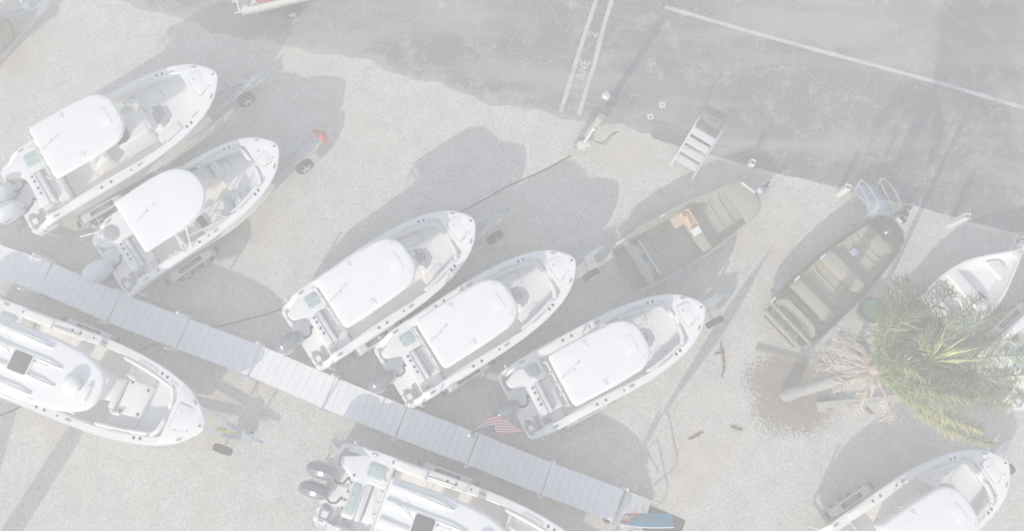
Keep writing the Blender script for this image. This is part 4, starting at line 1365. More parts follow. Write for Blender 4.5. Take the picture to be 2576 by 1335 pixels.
# white pulling boat on the right
oH = at((3440 + 620 * .29963) / 1.490683, (880 + 740 * .29963) / 1.490683, 1.1)
sk = empty("rowing_boat", (oH.x, oH.y, 0), R(36.9), "small white rowing boat with a pointed bow, half under the palm fronds", "boat")
ST = [(-1.9, .80), (-1.2, .95), (-.5, 1.02), (.1, 1.01), (.6, .95), (1.1, .80), (1.6, .57), (2.0, .36), (2.4, .14), (2.66, .02)]
xs = [-1.9 + 4.56 * i / 22 for i in range(23)]
out, inn = [], []
for x in xs:
    y = max(.02, interp([(p.x, p.y) for p in smooth_tab(ST, 4)], x))
    up = max(0, (x - .2) / 2.46)
    k = .55 + .52 * up ** 2.2
    z = 1.12 + .16 * max(0, x / 2.66) ** 2
    yb = y * (.70 - .25 * up)
    out.append([(x, y + .03, z), (x, y + .03, z - .04), (x, y, z - .05), (x, yb, k + .06), (x, 0, k), (x, -yb, k + .06), (x, -y, z - .05), (x, -y - .03, z - .04), (x, -y - .03, z)])
    inn.append([(x, y + .03, z), (x, y * .93, z), (x, y * .9, z - .12), (x, yb * .86, k + .09), (x, 0, k + .06), (x, -yb * .86, k + .09), (x, -y * .9, z - .12), (x, -y * .93, z), (x, -y - .03, z)])
m = MB(); m.rings(out, True, False, closed=False)
m.build("hull", "gelcoat_pale_blue", sk, sharp=30)
m = MB(); m.rings(inn, False, False, closed=False); m.build("inner_skin", "gelcoat", sk, sharp=30)
MB().slab([(.0, -.90), (.42, -.88), (.42, .88), (.0, .90)], .78, .98, .03).build("bench", "nonskid", sk)
MB().slab([(-1.3, -.86), (-.8, -.9), (-.8, .9), (-1.3, .86)], .78, .98, .03).build("bench", "nonskid", sk)
MB().slab([(1.42, -.40), (1.86, -.16), (1.86, .22), (1.42, .44)], .85, 1.0, .03).build("bow_seat", "nonskid", sk)
MB().slab([(2.25, -.20), (2.6, -.03), (2.6, .03), (2.25, .20)], 1.18, 1.235, .01, 2).build("breasthook", "nonskid", sk)
MB().lathe([(.04, 0), (.04, .05), (.02, .07)], (2.5, 0, 1.23), n=10).build("bow_light", "galvanised", sk)
for sg in (1, -1): MB().tube([(.42, sg * .97, 1.05), (.45, sg * .97, 1.32)], .015, 6).build("rowlock", "white_paint", sk)
tH = small_trailer(3.0, .95, -1.0, "trailer with a black winch at the pointed bow of the rowing boat")
tH.location = sk.matrix_basis @ Vector((-.3, 0, 0)); tH.location.z = 0; tH.rotation_euler = (0, 0, R(36.9))

# open boat at the right edge, mostly under the fronds
ob = Boat("fishing_boat", 6.6, 2.5, cushions="vinyl_grey", logo=False, bench="vinyl_white")
ob.hull(); ob.deck(); ob.bow_seats(); ob.fittings(); ob.stern(); ob.console(); ob.engine(0)
tag(ob.root, "white open boat at the right edge seen through the palm fronds", "boat", G_)
pa = at(2478, 905, 1.75)
ob.root.location = (pa.x + .62, pa.y - .85, 0); ob.root.rotation_euler = (0, 0, R(40))
trO = make_trailer(6.6, 2.5); under(trO, ob.root, "trailer at the right edge beside the tips of the palm fronds")

# pontoon boat cut by the top edge
ca, cb = at(597, 33, 1.05), at(775, 1, 1.05)
an = math.atan2(cb.y - ca.y, cb.x - ca.x) + R(3.5)
pb = empty("pontoon_boat", (ca.x, ca.y, 0), an, "red and silver pontoon boat cut off by the top edge", "boat")
W_, Lp = 2.5, 6.8
for y in (.35, 2.15):
    m = MB()
    m.rings([[(x, y + r * math.cos(2 * math.pi * k / 16), .72 + r * math.sin(2 * math.pi * k / 16)) for k in range(16)] for x, r in ((.05, .02), (.1, .29), (.6, .30), (Lp - .9, .30), (Lp - .3, .2), (Lp, .03))])
    m.build("pontoon", "aluminium", pb)
MB().slab(rect(.15, Lp - .3, 0.02, W_), 1.02, 1.10, .02).build("deck_floor", "nonskid", pb)
MB().box((Lp / 2, -.02, 1.12), (Lp - .6, .05, .26)).build("side_skirt", "white_paint", pb)
MB().box((.12, W_ / 2, 1.12), (.06, W_, .24)).build("end_skirt", "white_paint", pb)
for y in (.12, W_ - .12):
    f = MB().box((Lp / 2 + .1, y, 1.52), (Lp - 1.6, .04, .62)).build("fence_panel", "red_plastic", pb)
    MB().tube([(.75, y, 1.12), (.75, y, 1.88), (Lp - .7, y, 1.88), (Lp - .7, y, 1.12)], .022, 8).build("fence_rail", "aluminium", f)
MB().box((.85, W_ / 2, 1.5), (.04, W_ - .3, .6)).build("fence_panel", "red_plastic", pb)
for i in range(2):
    s_ = MB().slab(round_poly(rect(1.2 + 2.4 * i, 3.2 + 2.4 * i, .25, .85), .08), 1.1, 1.52, .06).build("seat", "red_cloth", pb)
    MB().slab(round_poly(rect(1.2 + 2.4 * i, 3.2 + 2.4 * i, .17, .33), .05), 1.3, 1.85, .05).build("seat_back", "red_cloth", s_)
MB().lathe([(.16, 0), (.2, .03), (.16, .06), (.05, .06)], (.42, .35, 1.1), n=18).build("speaker", "seam_grey", pb)
for y in (.1, .6): MB().beam((-.15, y, .9), (.15, y, .9), .06, .06).build("step_bracket", "aluminium", pb)
pt = empty("boat_trailer", (ca.x, ca.y, 0), an, "trailer with a bright spoked wheel under the red pontoon boat", "boat trailer")
f = MB()
for y in (.6, 1.9): f.beam((.5, y, .36), (Lp, y, .36), .08, .1)
for x in (.6, 2.2, 4.5): f.beam((x, 0.1, .34), (x, W_ - .1, .34), .08, .08)
f.build("frame", "galvanised", pt)
for x in (1.95,):
    wheel(pt, (x, -.10, .28), -1, .28, .18)
    wheel(pt, (x, W_ + .10, .28), 1, .28, .18)
P = smooth3([(1.52, 0, .36), (1.6, 0, .56), (1.75, 0, .64), (2.15, 0, .64), (2.3, 0, .56), (2.38, 0, .36)], 4)
for y in (-.1, W_ + .1):
    MB().rings([[(p.x, y - .12, p.z), (p.x, y + .12, p.z), (p.x, y + .12, p.z + .012), (p.x, y - .12, p.z + .012)] for p in P]).build("fender", "black_plastic", pt)

# ------------------------------------------------------------------ the raised walkway
J = [(-88, 627), (114, 697), (287, 773), (460, 839), (640, 906), (828, 987), (1010, 1060), (1190, 1128), (1375, 1203), (1557, 1271)]
ZD = .80
Jw = [at(*p, ZD) for p in J]
dock = empty("walkway", (Jw[4].x, Jw[4].y, 0), 0, "long white planked walkway on posts running between the boats", "walkway")
off = Vector(dock.location)
HW = .575
post_h = [1.0, 1.35, .55, 1.2, .5, .75, .6, .7, .75, .8]
for i in range(len(Jw) - 1):
    a, b_ = Jw[i] - off, Jw[i + 1] - off
    a.z = b_.z = 0
    u = (b_ - a).normalized(); v = Vector((-u.y, u.x, 0)); Ls = (b_ - a).length
    m = MB(); nb = 10; gap = .010
    bw = (Ls - .03) / nb
    mt = Matrix((u, v, Vector((0, 0, 1)))).transposed()
    for k in range(nb):
        c = a + u * (.015 + bw * (k + .5))
        wj = random.uniform(-.006, .006)
        m.box(c + Vector((0, 0, ZD - .02 + random.uniform(-.002, .002))) + v * wj, (bw - gap, HW * 2, .04), rot=mt)
    sec = m.build("deck_section", "dock_vinyl", dock)
    fr = MB()
    for sg in (1, -1):
        fr.beam(a + u * .03 + v * sg * (HW - .03) + Vector((0, 0, ZD - .12)), b_ - u * .03 + v * sg * (HW - .03) + Vector((0, 0, ZD - .12)), .05, .14)
    fr.beam(a + u * .03 + Vector((0, 0, ZD - .12)), b_ - u * .03 + Vector((0, 0, ZD - .12)), .05, .12)
    fr.build("beam", "dock_beam", sec)
for i, p in enumerate(Jw):
    q = p - off; q.z = 0
    nx = Jw[min(i + 1, len(Jw) - 1)] - Jw[max(i - 1, 0)]
    u = nx.normalized(); v = Vector((-u.y, u.x, 0))
    for sg in (1, -1):
        h = ZD + post_h[i] * (1 if sg > 0 else .8) * random.uniform(.85, 1.1)
        c = q + v * sg * (HW + .07)
        po = MB().tube([c, c + Vector((0, 0, h))], .045, 10).build("post", "pvc_white", dock, sharp=60)
        MB().lathe([(.051, 0), (.051, .03), (.03, .05)], c + Vector((0, 0, h)), n=10).build("post_cap", "pvc_white", po)
        MB().box(c + Vector((0, 0, ZD - .08)) - v * sg * .03, (.22, .12, .12), rz=math.atan2(u.y, u.x)).build("bracket", "galvanised", po)
        MB().lathe([(.12, 0), (.12, .02)], c, n=12).build("foot_plate", "galvanised", po)

# steps at the end of the walkway, with two looped handrails
e = Jw[-1]; u = (Jw[-1] - Jw[-2]).normalized(); v = Vector((-u.y, u.x, 0)); an = math.atan2(u.y, u.x)
stp = empty("boarding_steps", (e.x + u.x * .06, e.y + u.y * .06, 0), an, "aluminium steps at the end of the planked walkway", "steps")
for k in range(4):
    tr_ = MB().box((.15 + .26 * k, 0, ZD - .03 - .19 * k), (.24, 1.0, .035)).build("tread", "aluminium", stp)
for sg in (1, -1):
    MB().beam((0, sg * .52, ZD - .05), (1.08, sg * .52, .06), .04, .14).build("stringer", "aluminium", stp)
    MB().tube(smooth3([(.02, sg * .56, .1), (.02, sg * .56, 1.35), (.02, sg * .56, 1.62), (.22, sg * .56, 1.72), (.85, sg * .56, 1.25), (1.25, sg * .56, .95), (1.3, sg * .56, .75), (1.12, sg * .56, .5), (.9, sg * .54, .3)], 5), .026, 8).build("handrail", "aluminium", stp)
    MB().tube([(.02, sg * .56, .95), (.9, sg * .56, .55)], .022, 8).build("mid_rail", "aluminium", stp)
mat_ = MB().slab([tuple((at(x, y) ).xy) for x, y in ((1562, 1318), (1600, 1290), (1616, 1262), (1724, 1308), (1712, 1345), (1600, 1345))], 0, .02, .006, 1).build("rubber_mat", "rubber_mat")
tag(mat_, "flat black rubber mat on the gravel at the foot of the walkway steps", "mat")
hose = MB().tube(smooth3([at(1580, 1258, .3), at(1588, 1268, .05), at(1602, 1268, .025), at(1618, 1262, .02), at(1640, 1255, .02)], 5), .02, 8).build("hose", "cable_black")
tag(hose, "short black hose hanging off the end of the walkway", "hose")

# striped flag on a short pole
fp = at(1193, 1092, 0)
pole = empty("flag_pole", (fp.x, fp.y, 0), 0, "white flag pole clamped to the walkway beside the striped flag", "flag pole")
MB().tube([(0, 0, .02), (0, 0, 3.55)], [.035, .03], 10).build("shaft", "pvc_white", pole)
MB().ell((0, 0, 3.6), (.055, .055, .055), 12, 8).build("finial", "white_paint", pole)
MB().box((0, -.05, ZD - .05), (.16, .16, .14)).build("clamp", "galvanised", pole)
pz = at(1195, 1079, 3.4)
fl = empty("striped_flag", (fp.x, fp.y, 3.5), R(14), "red white and blue striped flag with stars, blowing out from its pole", "flag")
NX, NY = 40, 26
def fpt(s_, t):
    """s along the fly, t up the hoist (0 top, 1 bottom)"""
    x = .06 + 1.95 * s_
    y = -.30 * s_ + .13 * math.sin(5.2 * s_ + .6) * s_ + t * (.10 + .50 * math.sin(min(1, s_ * 1.2) * math.pi) * .8) + .045 * math.sin(9 * s_ + 3 * t)
    z = -.92 * t * (1 - .30 * math.sin(s_ * math.pi)) - .35 * s_ * s_ + .07 * math.sin(7 * s_ + 2 * t)
    return Vector((x, y, z))
def patch(s0, s1, t0, t1, ns, nt_, nm, mt, lift=0.0):
    vs = [fpt(s0 + (s1 - s0) * i / ns, t0 + (t1 - t0) * j / nt_) + Vector((0, 0, lift)) for j in range(nt_ + 1) for i in range(ns + 1)]
    b_ = MB().add(vs, [(j * (ns + 1) + i, j * (ns + 1) + i + 1, (j + 1) * (ns + 1) + i + 1, (j + 1) * (ns + 1) + i) for j in range(nt_) for i in range(ns)])
    o_ = b_.build(nm, mt, fl, sharp=80)
    return o_
for k in range(13):
    s0 = .40 if k < 7 else 0.0
    patch(s0, 1, k / 13, (k + 1) / 13, 40 if s0 == 0 else 24, 2, "stripe", "red_cloth" if k % 2 == 0 else "white_cloth")
cn = patch(0, .40, 0, 7 / 13, 18, 10, "canton", "navy_cloth")
st = MB()
for r_ in range(9):
    for c_ in range(6 if r_ % 2 == 0 else 5):
        s_ = .40 * ((c_ + (.5 if r_ % 2 == 0 else 1)) / 6); t = 7 / 13 * (r_ + .7) / 9.4
        for side in (1, -1):
            p = fpt(s_, t); du = (fpt(s_ + .004, t) - p).normalized(); dv = (fpt(s_, t + .004) - p).normalized()
            nn = du.cross(dv).normalized() * .006 * side
            pts = []
            for q in range(10):
                a = math.pi * q / 5; rr = .032 if q % 2 == 0 else .014
                pts.append(p + nn + du * rr * math.cos(a) + dv * rr * math.sin(a))
            st.add(pts, [tuple(range(10))])
st.build("stars", "white_cloth", cn)
SF_ = fl

# tall feather banner at the end of the walkway
bp_ = at(1531, 1300, 0)
fb = empty("feather_banner", (bp_.x, bp_.y, 0), 0, "blue feather banner with a red foot and white lettering beside the steps", "banner")
def pl(t):
    z = .05 + 5.9 * t
    return Vector((.10 * t + 1.1 * t ** 3, .05 * t + .25 * t ** 3, z))
MB().tube([pl(i / 16) for i in range(17)], [.03 - .018 * i / 16 for i in range(17)], 8).build("shaft", "white_paint", fb)
MB().lathe([(.22, 0), (.22, .03), (.05, .05)], (0, 0, 0), n=20).build("base", "black_plastic", fb)
def bpt(s_, t):
    p = pl(.36 + .64 * t)
    w_ = .85 * math.sin(min(1, .25 + t * 1.1) * math.pi * .5) * (1 - t ** 5) + .02
    k_ = s_ * w_
    bend = .12 * math.sin(5 * t + 2.2 * s_) * s_
    return p + Vector((.80 * k_ - .6 * bend, .60 * k_ + .8 * bend, .05 * math.sin(9 * t + 2 * s_) * s_ - .12 * s_))
def bpatch(t0, t1, nm, mt, n_=14):
    vs = [bpt(i / 8, t0 + (t1 - t0) * j / n_) for j in range(n_ + 1) for i in range(9)]
    return MB().add(vs, [(j * 9 + i, j * 9 + i + 1, (j + 1) * 9 + i + 1, (j + 1) * 9 + i) for j in range(n_) for i in range(8)]).build(nm, mt, fb, sharp=80)
bpatch(0, .26, "red_foot", "red_cloth", 8); bpatch(.26, 1, "blue_field", "blue_cloth", 24)
lm = MB()
for t, ch in ((.05, "S"), (.12, "S"), (.20, "O")):
    for q in range(12 if ch == "O" else 9):
        pass
    pts = [(.5 + .22 * math.cos(a), .018 * math.sin(a)) for a in [2 * math.pi * k / 14 for k in range(15)]] if ch == "O" else [(.68, .012), (.5, .018), (.34, .010), (.42, 0), (.6, -.004), (.68, -.010), (.5, -.018), (.32, -.012)]
    for side in (1, -1):
        P = []
        for s_, dt in pts:
            p = bpt(s_, t + dt)
            nn = (bpt(s_ + .05, t) - bpt(s_, t)).cross(bpt(s_, t + .01) - bpt(s_, t)).normalized() * .008 * side
            P.append(p + nn)
        lm.tube(P, .028, 5, flat=.4)
lm.build("lettering", "white_cloth", fb)
dm = MB()
for t, w_ in ((.30, .8), (.42, .6), (.55, .7), (.7, .6)):
    for side in (1, -1):
        P = []
        for k in range(6):
            s_ = .2 + .6 * k / 5; tt = t + .05 * k / 5
            nn = (bpt(s_ + .05, tt) - bpt(s_, tt)).cross(bpt(s_, tt + .01) - bpt(s_, tt)).normalized() * .008 * side
            P.append(bpt(s_, tt) + nn)
        dm.tube(P, [.01, .05, .07, .06, .04, .01], 5, flat=.25)
dm.build("splash_print", "seam_grey", fb)

# ------------------------------------------------------------------ rope line on white posts, and the two stairs
posts = []
for (bx_, by_), h, lab in (((1877, 427), .95, "short white square post nearest the folding steps, rope over it"), ((2107, 489), 1.05, "white square post beside the rolling stairs"), ((2389, 564), 1.30, "tallest white square post on the rope line, near the rowing boat")):
    p = at(bx_, by_)
    po = empty("rope_post", (p.x, p.y, 0), R(random.uniform(-20, 20)), lab, "post", "white posts along the rope line")
    m = MB(); w2 = .10
    m.rings([[(x * w2, y * w2, 0) for x, y in ((1, 1), (-1, 1), (-1, -1), (1, -1))], [(x * w2, y * w2, h) for x, y in ((1, 1), (-1, 1), (-1, -1), (1, -1))], [(x * w2 * .84, y * w2 * .84, h) for x, y in ((1, 1), (-1, 1), (-1, -1), (1, -1))], [(x * w2 * .84, y * w2 * .84, h - .25) for x, y in ((1, 1), (-1, 1), (-1, -1), (1, -1))]])
    m.build("sleeve", "white_paint", po)
    MB().box((0, 0, h - .28), (w2 * 1.6, w2 * 1.6, .02)).build("core", "tan_dark", po)
    posts.append(Vector((p.x, p.y, h)))
pk = at(1512, 316, 1.5)
pe = at(2960, 712, .6)
P = [at(1517, 332, .3), at(1511, 322, .8), at(1516, 314, .7), at(1540, 317, .6), at(1690, 363, .5)]
chain = [P[-1]] + [Vector((q.x + .03, q.y - .10, q.z * .62)) for q in posts] + [pe]
for a, b_ in zip(chain, chain[1:]):
    n_ = 10
    for k in range(1, n_ + 1):
        t = k / n_
        q = a.lerp(b_, t); q.z -= .14 * 4 * t * (1 - t)
        P.append(q)
rp = MB().tube(P, .010, 6).build("rope", "rope_grey")
tag(rp, "grey rope strung from the wooden pile along the white posts", "rope")

def tread(parent, c, sx, sy, rz, mt="stair_white"):
    m = MB().box(c, (sx, sy, .03), rz=rz)
    t_ = m.build("tread", mt, parent)
    return t_
# folding aluminium steps
A0 = at(1693, 437, .12); A1 = at(1768, 316, 1.25)
ur = Vector((A1.x - A0.x, A1.y - A0.y, 0)); Lr = ur.length; ur.normalize(); vr = Vector((ur.y, -ur.x, 0))
an = math.atan2(ur.y, ur.x)
c0 = at(1722, 418, .0)
fs_ = empty("dock_steps", (c0.x, c0.y, 0), an, "white aluminium steps with four wide treads and two long rails", "steps")
for k in range(4):
    c = (.10 + .33 * k, 0, .20 + .20 * k)
    tread(fs_, c, .285, .90, 0)
    for q in range(4):
        MB().box((.10 + .33 * k - .11 + .075 * q, 0, .218 + .20 * k), (.012, .88, .008)).build("grip_ridge", "aluminium", fs_)
for sg in (1, -1):
    MB().beam((-.25, sg * .46, .02), (1.3, sg * .46, .84), .035, .12).build("stringer", "aluminium", fs_)
    MB().tube([(-.45, sg * .50, .35), (-.1, sg * .50, .72), (1.25, sg * .50, 1.42), (1.40, sg * .50, 1.42)], .028, 8).build("handrail", "aluminium", fs_)
    for x, z0_, z1_ in ((.05, .2, .78), (1.1, .76, 1.34)):
        MB().tube([(x, sg * .48, z0_), (x, sg * .50, z1_)], .02, 8).build("baluster", "aluminium", fs_)
    MB().tube([(1.25, sg * .46, .8), (1.3, sg * .46, 0)], .025, 8).build("leg", "aluminium", fs_)

# rolling stairs
cT = at(2205, 519, 1.15); cB = at(2170, 478, .25)
ud = Vector((cB.x - cT.x, cB.y - cT.y, 0)); an = math.atan2(ud.y, ud.x)
rs_ = empty("rolling_stairs", (cT.x, cT.y, 0), an, "blue grey rolling stairs with two looped handrails at the bow of the dark jon boat", "stairs")
MB().box((-.05, 0, 1.15), (.55, .72, .035)).build("platform", "stair_blue", rs_)
for k in range(4):
    MB().box((.36 + .20 * k, 0, .94 - .22 * k), (.20, .72, .03)).build("tread", "stair_blue", rs_)
for sg in (1, -1):
    MB().beam((.2, sg * .38, 1.1), (1.15, sg * .38, .12), .03, .12).build("stringer", "stair_blue", rs_)
    P = smooth3([(-.30, sg * .40, 1.15), (-.30, sg * .40, 1.75), (-.28, sg * .40, 2.0), (-.08, sg * .40, 2.1), (.55, sg * .40, 1.75), (.95, sg * .40, 1.30), (1.05, sg * .40, 1.18), (1.02, sg * .40, .95), (.85, sg * .40, .55)], 5)
    MB().tube(P, .030, 8).build("handrail", "aluminium", rs_)
    MB().tube([(-.30, sg * .40, 1.62), (.92, sg * .40, .95)], .024, 8).build("mid_rail", "aluminium", rs_)
    MB().tube(smooth3([(-.3, sg * .38, 1.15), (-.42, sg * .42, .6), (-.46, sg * .45, .15), (-.2, sg * .44, .09), (1.1, sg * .40, .09)], 4), .02, 8).build("leg", "aluminium", rs_)
    for x in (-.42, 1.08):
        MB().lathe([(.05, -.02), (.075, -.015), (.075, .015), (.05, .02)], (x, sg * .45, .076), 'Y', 14).build("castor", "rubber", rs_)

# ------------------------------------------------------------------ wooden pile with the lamp and the electric boxes
pb0 = at(1460, 368, 0); pt0 = at(1513, 293, 3.4)
lp_ = empty("lamp_pile", (pb0.x, pb0.y, 0), 0, "leaning wooden pile with a grey lamp on a rusty arm", "lamp post")
dv = pt0 - pb0; dv.z = 3.4
MB().tube([dv * (k / 10) for k in range(11)], [.165 - .003 * k for k in range(11)], 16).build("pile", "pile_wood", lp_, sharp=50)
MB().lathe([(.13, 0), (.13, .01)], dv + Vector((0, 0, .002)), n=16).build("pile_top", "weathered_wood", lp_)
la = at(1525, 240, 3.6) - pb0
arm = MB().tube(smooth3([dv + Vector((.03, .1, -.25)), dv + Vector((.08, .28, .05)), dv.lerp(la, .6) + Vector((0, 0, .12)), la + Vector((0, -.12, .02))], 5), .028, 8).build("lamp_arm", "rust_steel", lp_)
lh = MB().lathe([(.05, .10), (.10, .09), (.15, .04), (.165, -.03), (.16, -.06), (.12, -.10), (.02, -.12)], la, n=24).build("lamp_head", "lamp_grey", lp_, sharp=60)
MB().tube([la + Vector((0, -.20, .02)), la + Vector((0, -.08, .03))], .045, 10).build("lamp_neck", "white_paint", lh)
MB().box(Vector((-.02, .02, 1.2)) , (.03, .03, .5)).build("conduit", "pvc_white", lp_)
eb = at(1461, 384, 0)
ebx = empty("meter_board", (eb.x, eb.y, 0), R(8), "pale board with white electric meter boxes and a conduit against the pile", "meter board")
MB().box((-.22, -.05, .62), (.62, .04, 1.24)).build("board", "pale_board", ebx)
MB().box((-.42, -.02, .5), (.08, .08, 1.0)).build("support", "weathered_wood", ebx)
MB().slab(round_poly(rect(-.24, .22, -.24, -.03), .02), 1.05, 1.50, .02).build("meter_box", "box_grey", ebx)
MB().lathe([(.09, 0), (.09, .10), (.06, .12)], (0, -.24, 1.24), rot=Matrix.Rotation(R(90), 3, 'X'), n=18).build("meter", "aluminium", ebx)
MB().slab(rect(-.5, -.34, -.18, -.03), .9, 1.2, .015).build("switch_box", "galvanised", ebx)
wt = at(1492, 326, 2.5) - eb
rz_ = Matrix.Rotation(R(-8), 3, 'Z')
wt = rz_ @ wt
MB().tube([Vector((.02, -.08, 1.45)), wt], .05, 10).build("riser", "pvc_white", ebx)
MB().ell(wt + Vector((.02, 0, .05)), (.09, .09, .10), 12, 8).build("weatherhead", "box_grey", ebx)
for k in range(3):
    c2 = rz_ @ (at(1512 + 6 * k, 357 + 3 * k, .5) - eb)
    c3 = rz_ @ (at(1535, 345 - 3 * k, 1.2) - eb)
    MB().tube(smooth3([wt, wt + Vector((0, -.2, -.5)), c2, c3, rz_ @ (at(1556, 330, 1.1) - eb)], 5), .011, 6).build("wire", "cable_black", ebx)

# cable across the yard
P = [at(x, y, .02) for x, y in ((1436, 392), (1400, 412), (1340, 442), (1278, 468), (1225, 498), (1160, 532), (1080, 580), (960, 650), (860, 705), (760, 752), (690, 783), (620, 803), (545, 822), (470, 842), (380, 870), (280, 915), (180, 962), (90, 1003), (40, 1028), (-30, 1056))]
cb_ = MB().tube(smooth3(P, 4), .022, 6).build("power_cable", "cable_black")
tag(cb_, "long dark power cable lying across the gravel from the pile", "cable")

# two survey caps let into the asphalt
for (x, y), lab in (((1666, 264), "upper of two small square concrete covers in the asphalt"), ((1636, 294), "lower of two small square concrete covers in the asphalt")):
    p = at(x, y)
    cv_ = empty("ground_cover", (p.x, p.y, 0), R(10), lab, "cover", "square covers in the asphalt")
    MB().slab(rect(-.11, .11, -.11, .11), 0, .014, .004, 1).build("frame", "vinyl_white", cv_)
    MB().slab(rect(-.05, .05, -.055, .055), .012, .017, .002, 1).build("lid", "seam_grey", cv_)

# ------------------------------------------------------------------ the palm and its bed
pb1 = at(1978, 992, 0)
CZ = 6.9
ctop = at(2196, 928, CZ)
pm = empty("palm_tree", (pb1.x, pb1.y, 0), 0, "tall palm with a ringed grey trunk and hanging dead fronds", "palm tree")
lean = ctop - pb1; lean.z = CZ
P, rr = [], []
for k in range(60):
    t = k / 59
    P.append(Vector((lean.x * t, lean.y * t, CZ * t)))
    rr.append((.27 - .06 * min(1, t * 6) - .03 * t) * (1.03 if k % 2 else .985))
MB().tube(P, rr, 18).build("trunk", "palm_bark", pm, sharp=60)
top = Vector(lean)
top2 = at(2226, 915, 7.5) - pb1; top2.z = 7.5
MB().tube([top - Vector((0, 0, .5)), top, top2, top2 + (top2 - top)], [.18, .19, .13, .06], 14).build("crown_shaft", "sheath_brown", pm)
rng = random.Random(11)
def frond(az, up, L, droop, nm, m_leaf, m_st, width=.46, pairs=62, start=.18, curl=0.0, bare=0.0, org=None):
    """feather frond: arching midrib with drooping narrow leaflets"""
    d0 = Vector((math.cos(az), math.sin(az), 0)); side = Vector((-d0.y, d0.x, 0))
    pts = []; p = (org or top2) + d0 * .12; pitch = up
    n_ = 30
    for k in range(n_ + 1):
        pts.append(p.copy())
        p = p + (d0 * math.cos(pitch) + Vector((0, 0, 1)) * math.sin(pitch) + side * curl * k / n_) * (L / n_)
        pitch -= droop / n_ * (.5 + 1.0 * k / n_)
    st_ = MB().tube(pts, [.045 * (1 - .85 * k / n_) + .006 for k in range(n_ + 1)], 6)
    fr_ = st_.build(nm, m_st, pm)
    m = MB()
    for q in range(pairs):
        t = start + (1 - start) * (q + .5) / pairs
        f_ = t * n_; i = min(n_ - 1, int(f_)); base = pts[i].lerp(pts[i + 1], f_ - i)
        tan = (pts[i + 1] - pts[i]).normalized()
        nrm = side.cross(tan).normalized()
        ln = width * (math.sin(min(1, (t - start) / (1 - start) * 1.15 + .22) * math.pi * .62) ** .7) * rng.uniform(.8, 1.15)
        if t > .86: ln *= max(.25, (1.02 - t) / .16)
        for sg in (1, -1):
            if rng.random() < bare: continue
            rise = rng.uniform(-.7, .9)
            dd = (side * sg * rng.uniform(.45, 1.0) + tan * rng.uniform(.35, 1.0) + nrm * rise).normalized()
            w_ = .011 + .008 * rng.random()
            wv = tan.cross(dd).cross(dd)
            if wv.length < .01: wv = tan
            wv.normalize()
            a = base; b1 = base + dd * ln * .5 + Vector((0, 0, -.02)); c1 = base + dd * ln * rng.uniform(.85, 1.0) + Vector((rng.uniform(-.07, .07), rng.uniform(-.07, .07), -ln * rng.uniform(.3, .75)))
            m.add([a + wv * w_ * .5, a - wv * w_ * .5, b1 + wv * w_, b1 - wv * w_, c1], [(0, 1, 3, 2), (2, 3, 4)])
    m.build("leaflets", m_leaf, fr_, sharp=80)
def wind_frond(path, zs, m_leaf, width=.56, pairs=150, start=.14, m_st="petiole_green"):
    """green frond along its own midrib, swept to one side by the wind"""
    P = []
    for (x, y), z in zip(path, zs):
        q = at(1860 + .613 * x, 640 + .613 * y, z) - pb1; q.z = z
        P.append(q)
    pts = smooth3(P, 8); n_ = len(pts) - 1
    fr_ = MB().tube(pts, [.04 * (1 - .85 * k / n_) + .005 for k in range(n_ + 1)], 6).build("frond", m_st, pm)
    m = MB()
    for q in range(pairs):
        t = start + (1 - start) * (q + .5) / pairs
        f_ = t * n_; i = min(n_ - 1, int(f_)); base = pts[i].lerp(pts[i + 1], f_ - i)
        tan = (pts[i + 1] - pts[i]).normalized()
        side = tan.cross(Vector((0, 0, 1))); side.normalize(); nrm = side.cross(tan)
        u_ = (t - start) / (1 - start)
        ln = width * (math.sin(min(1, u_ * 1.1 + .25) * math.pi * .62) ** .7)
        if u_ > .85: ln *= max(.3, (1.05 - u_) / .2)
        for sg in (1, -1):
            for rep in range(2 if rng.random() < .45 else 1):
                l_ = ln * rng.uniform(.75, 1.15)
                dd = (side * sg * rng.uniform(.4, 1.0) + tan * rng.uniform(.3, 1.0) + nrm * rng.uniform(-.8, .8)).normalized()
                w_ = rng.uniform(.007, .013)
                wv = (Vector((rng.uniform(-1, 1), rng.uniform(-1, 1), rng.uniform(-.4, .4)))).cross(dd)
                if wv.length < .05: wv = tan.cross(dd)
                wv.normalize()
                b1 = base + dd * l_ * .5 + Vector((.02, 0, -.02 - .10 * l_))
                c1 = base + dd * l_ * rng.uniform(.75, 1.0) + Vector((rng.uniform(0, .16), rng.uniform(-.05, .09), -l_ * rng.uniform(.35, .8)))
                m.add([base + wv * w_ * .6, base - wv * w_ * .6, b1 + wv * w_, b1 - wv * w_, c1], [(0, 1, 3, 2), (2, 3, 4)])
    m.build("leaflets", m_leaf, fr_, sharp=80)
ZA, ZB, ZC = (7.5, 8.4, 9.0, 9.0, 8.5), (7.5, 8.2, 8.6, 8.3, 7.4), (7.5, 8.8, 9.6, 9.9, 9.6)
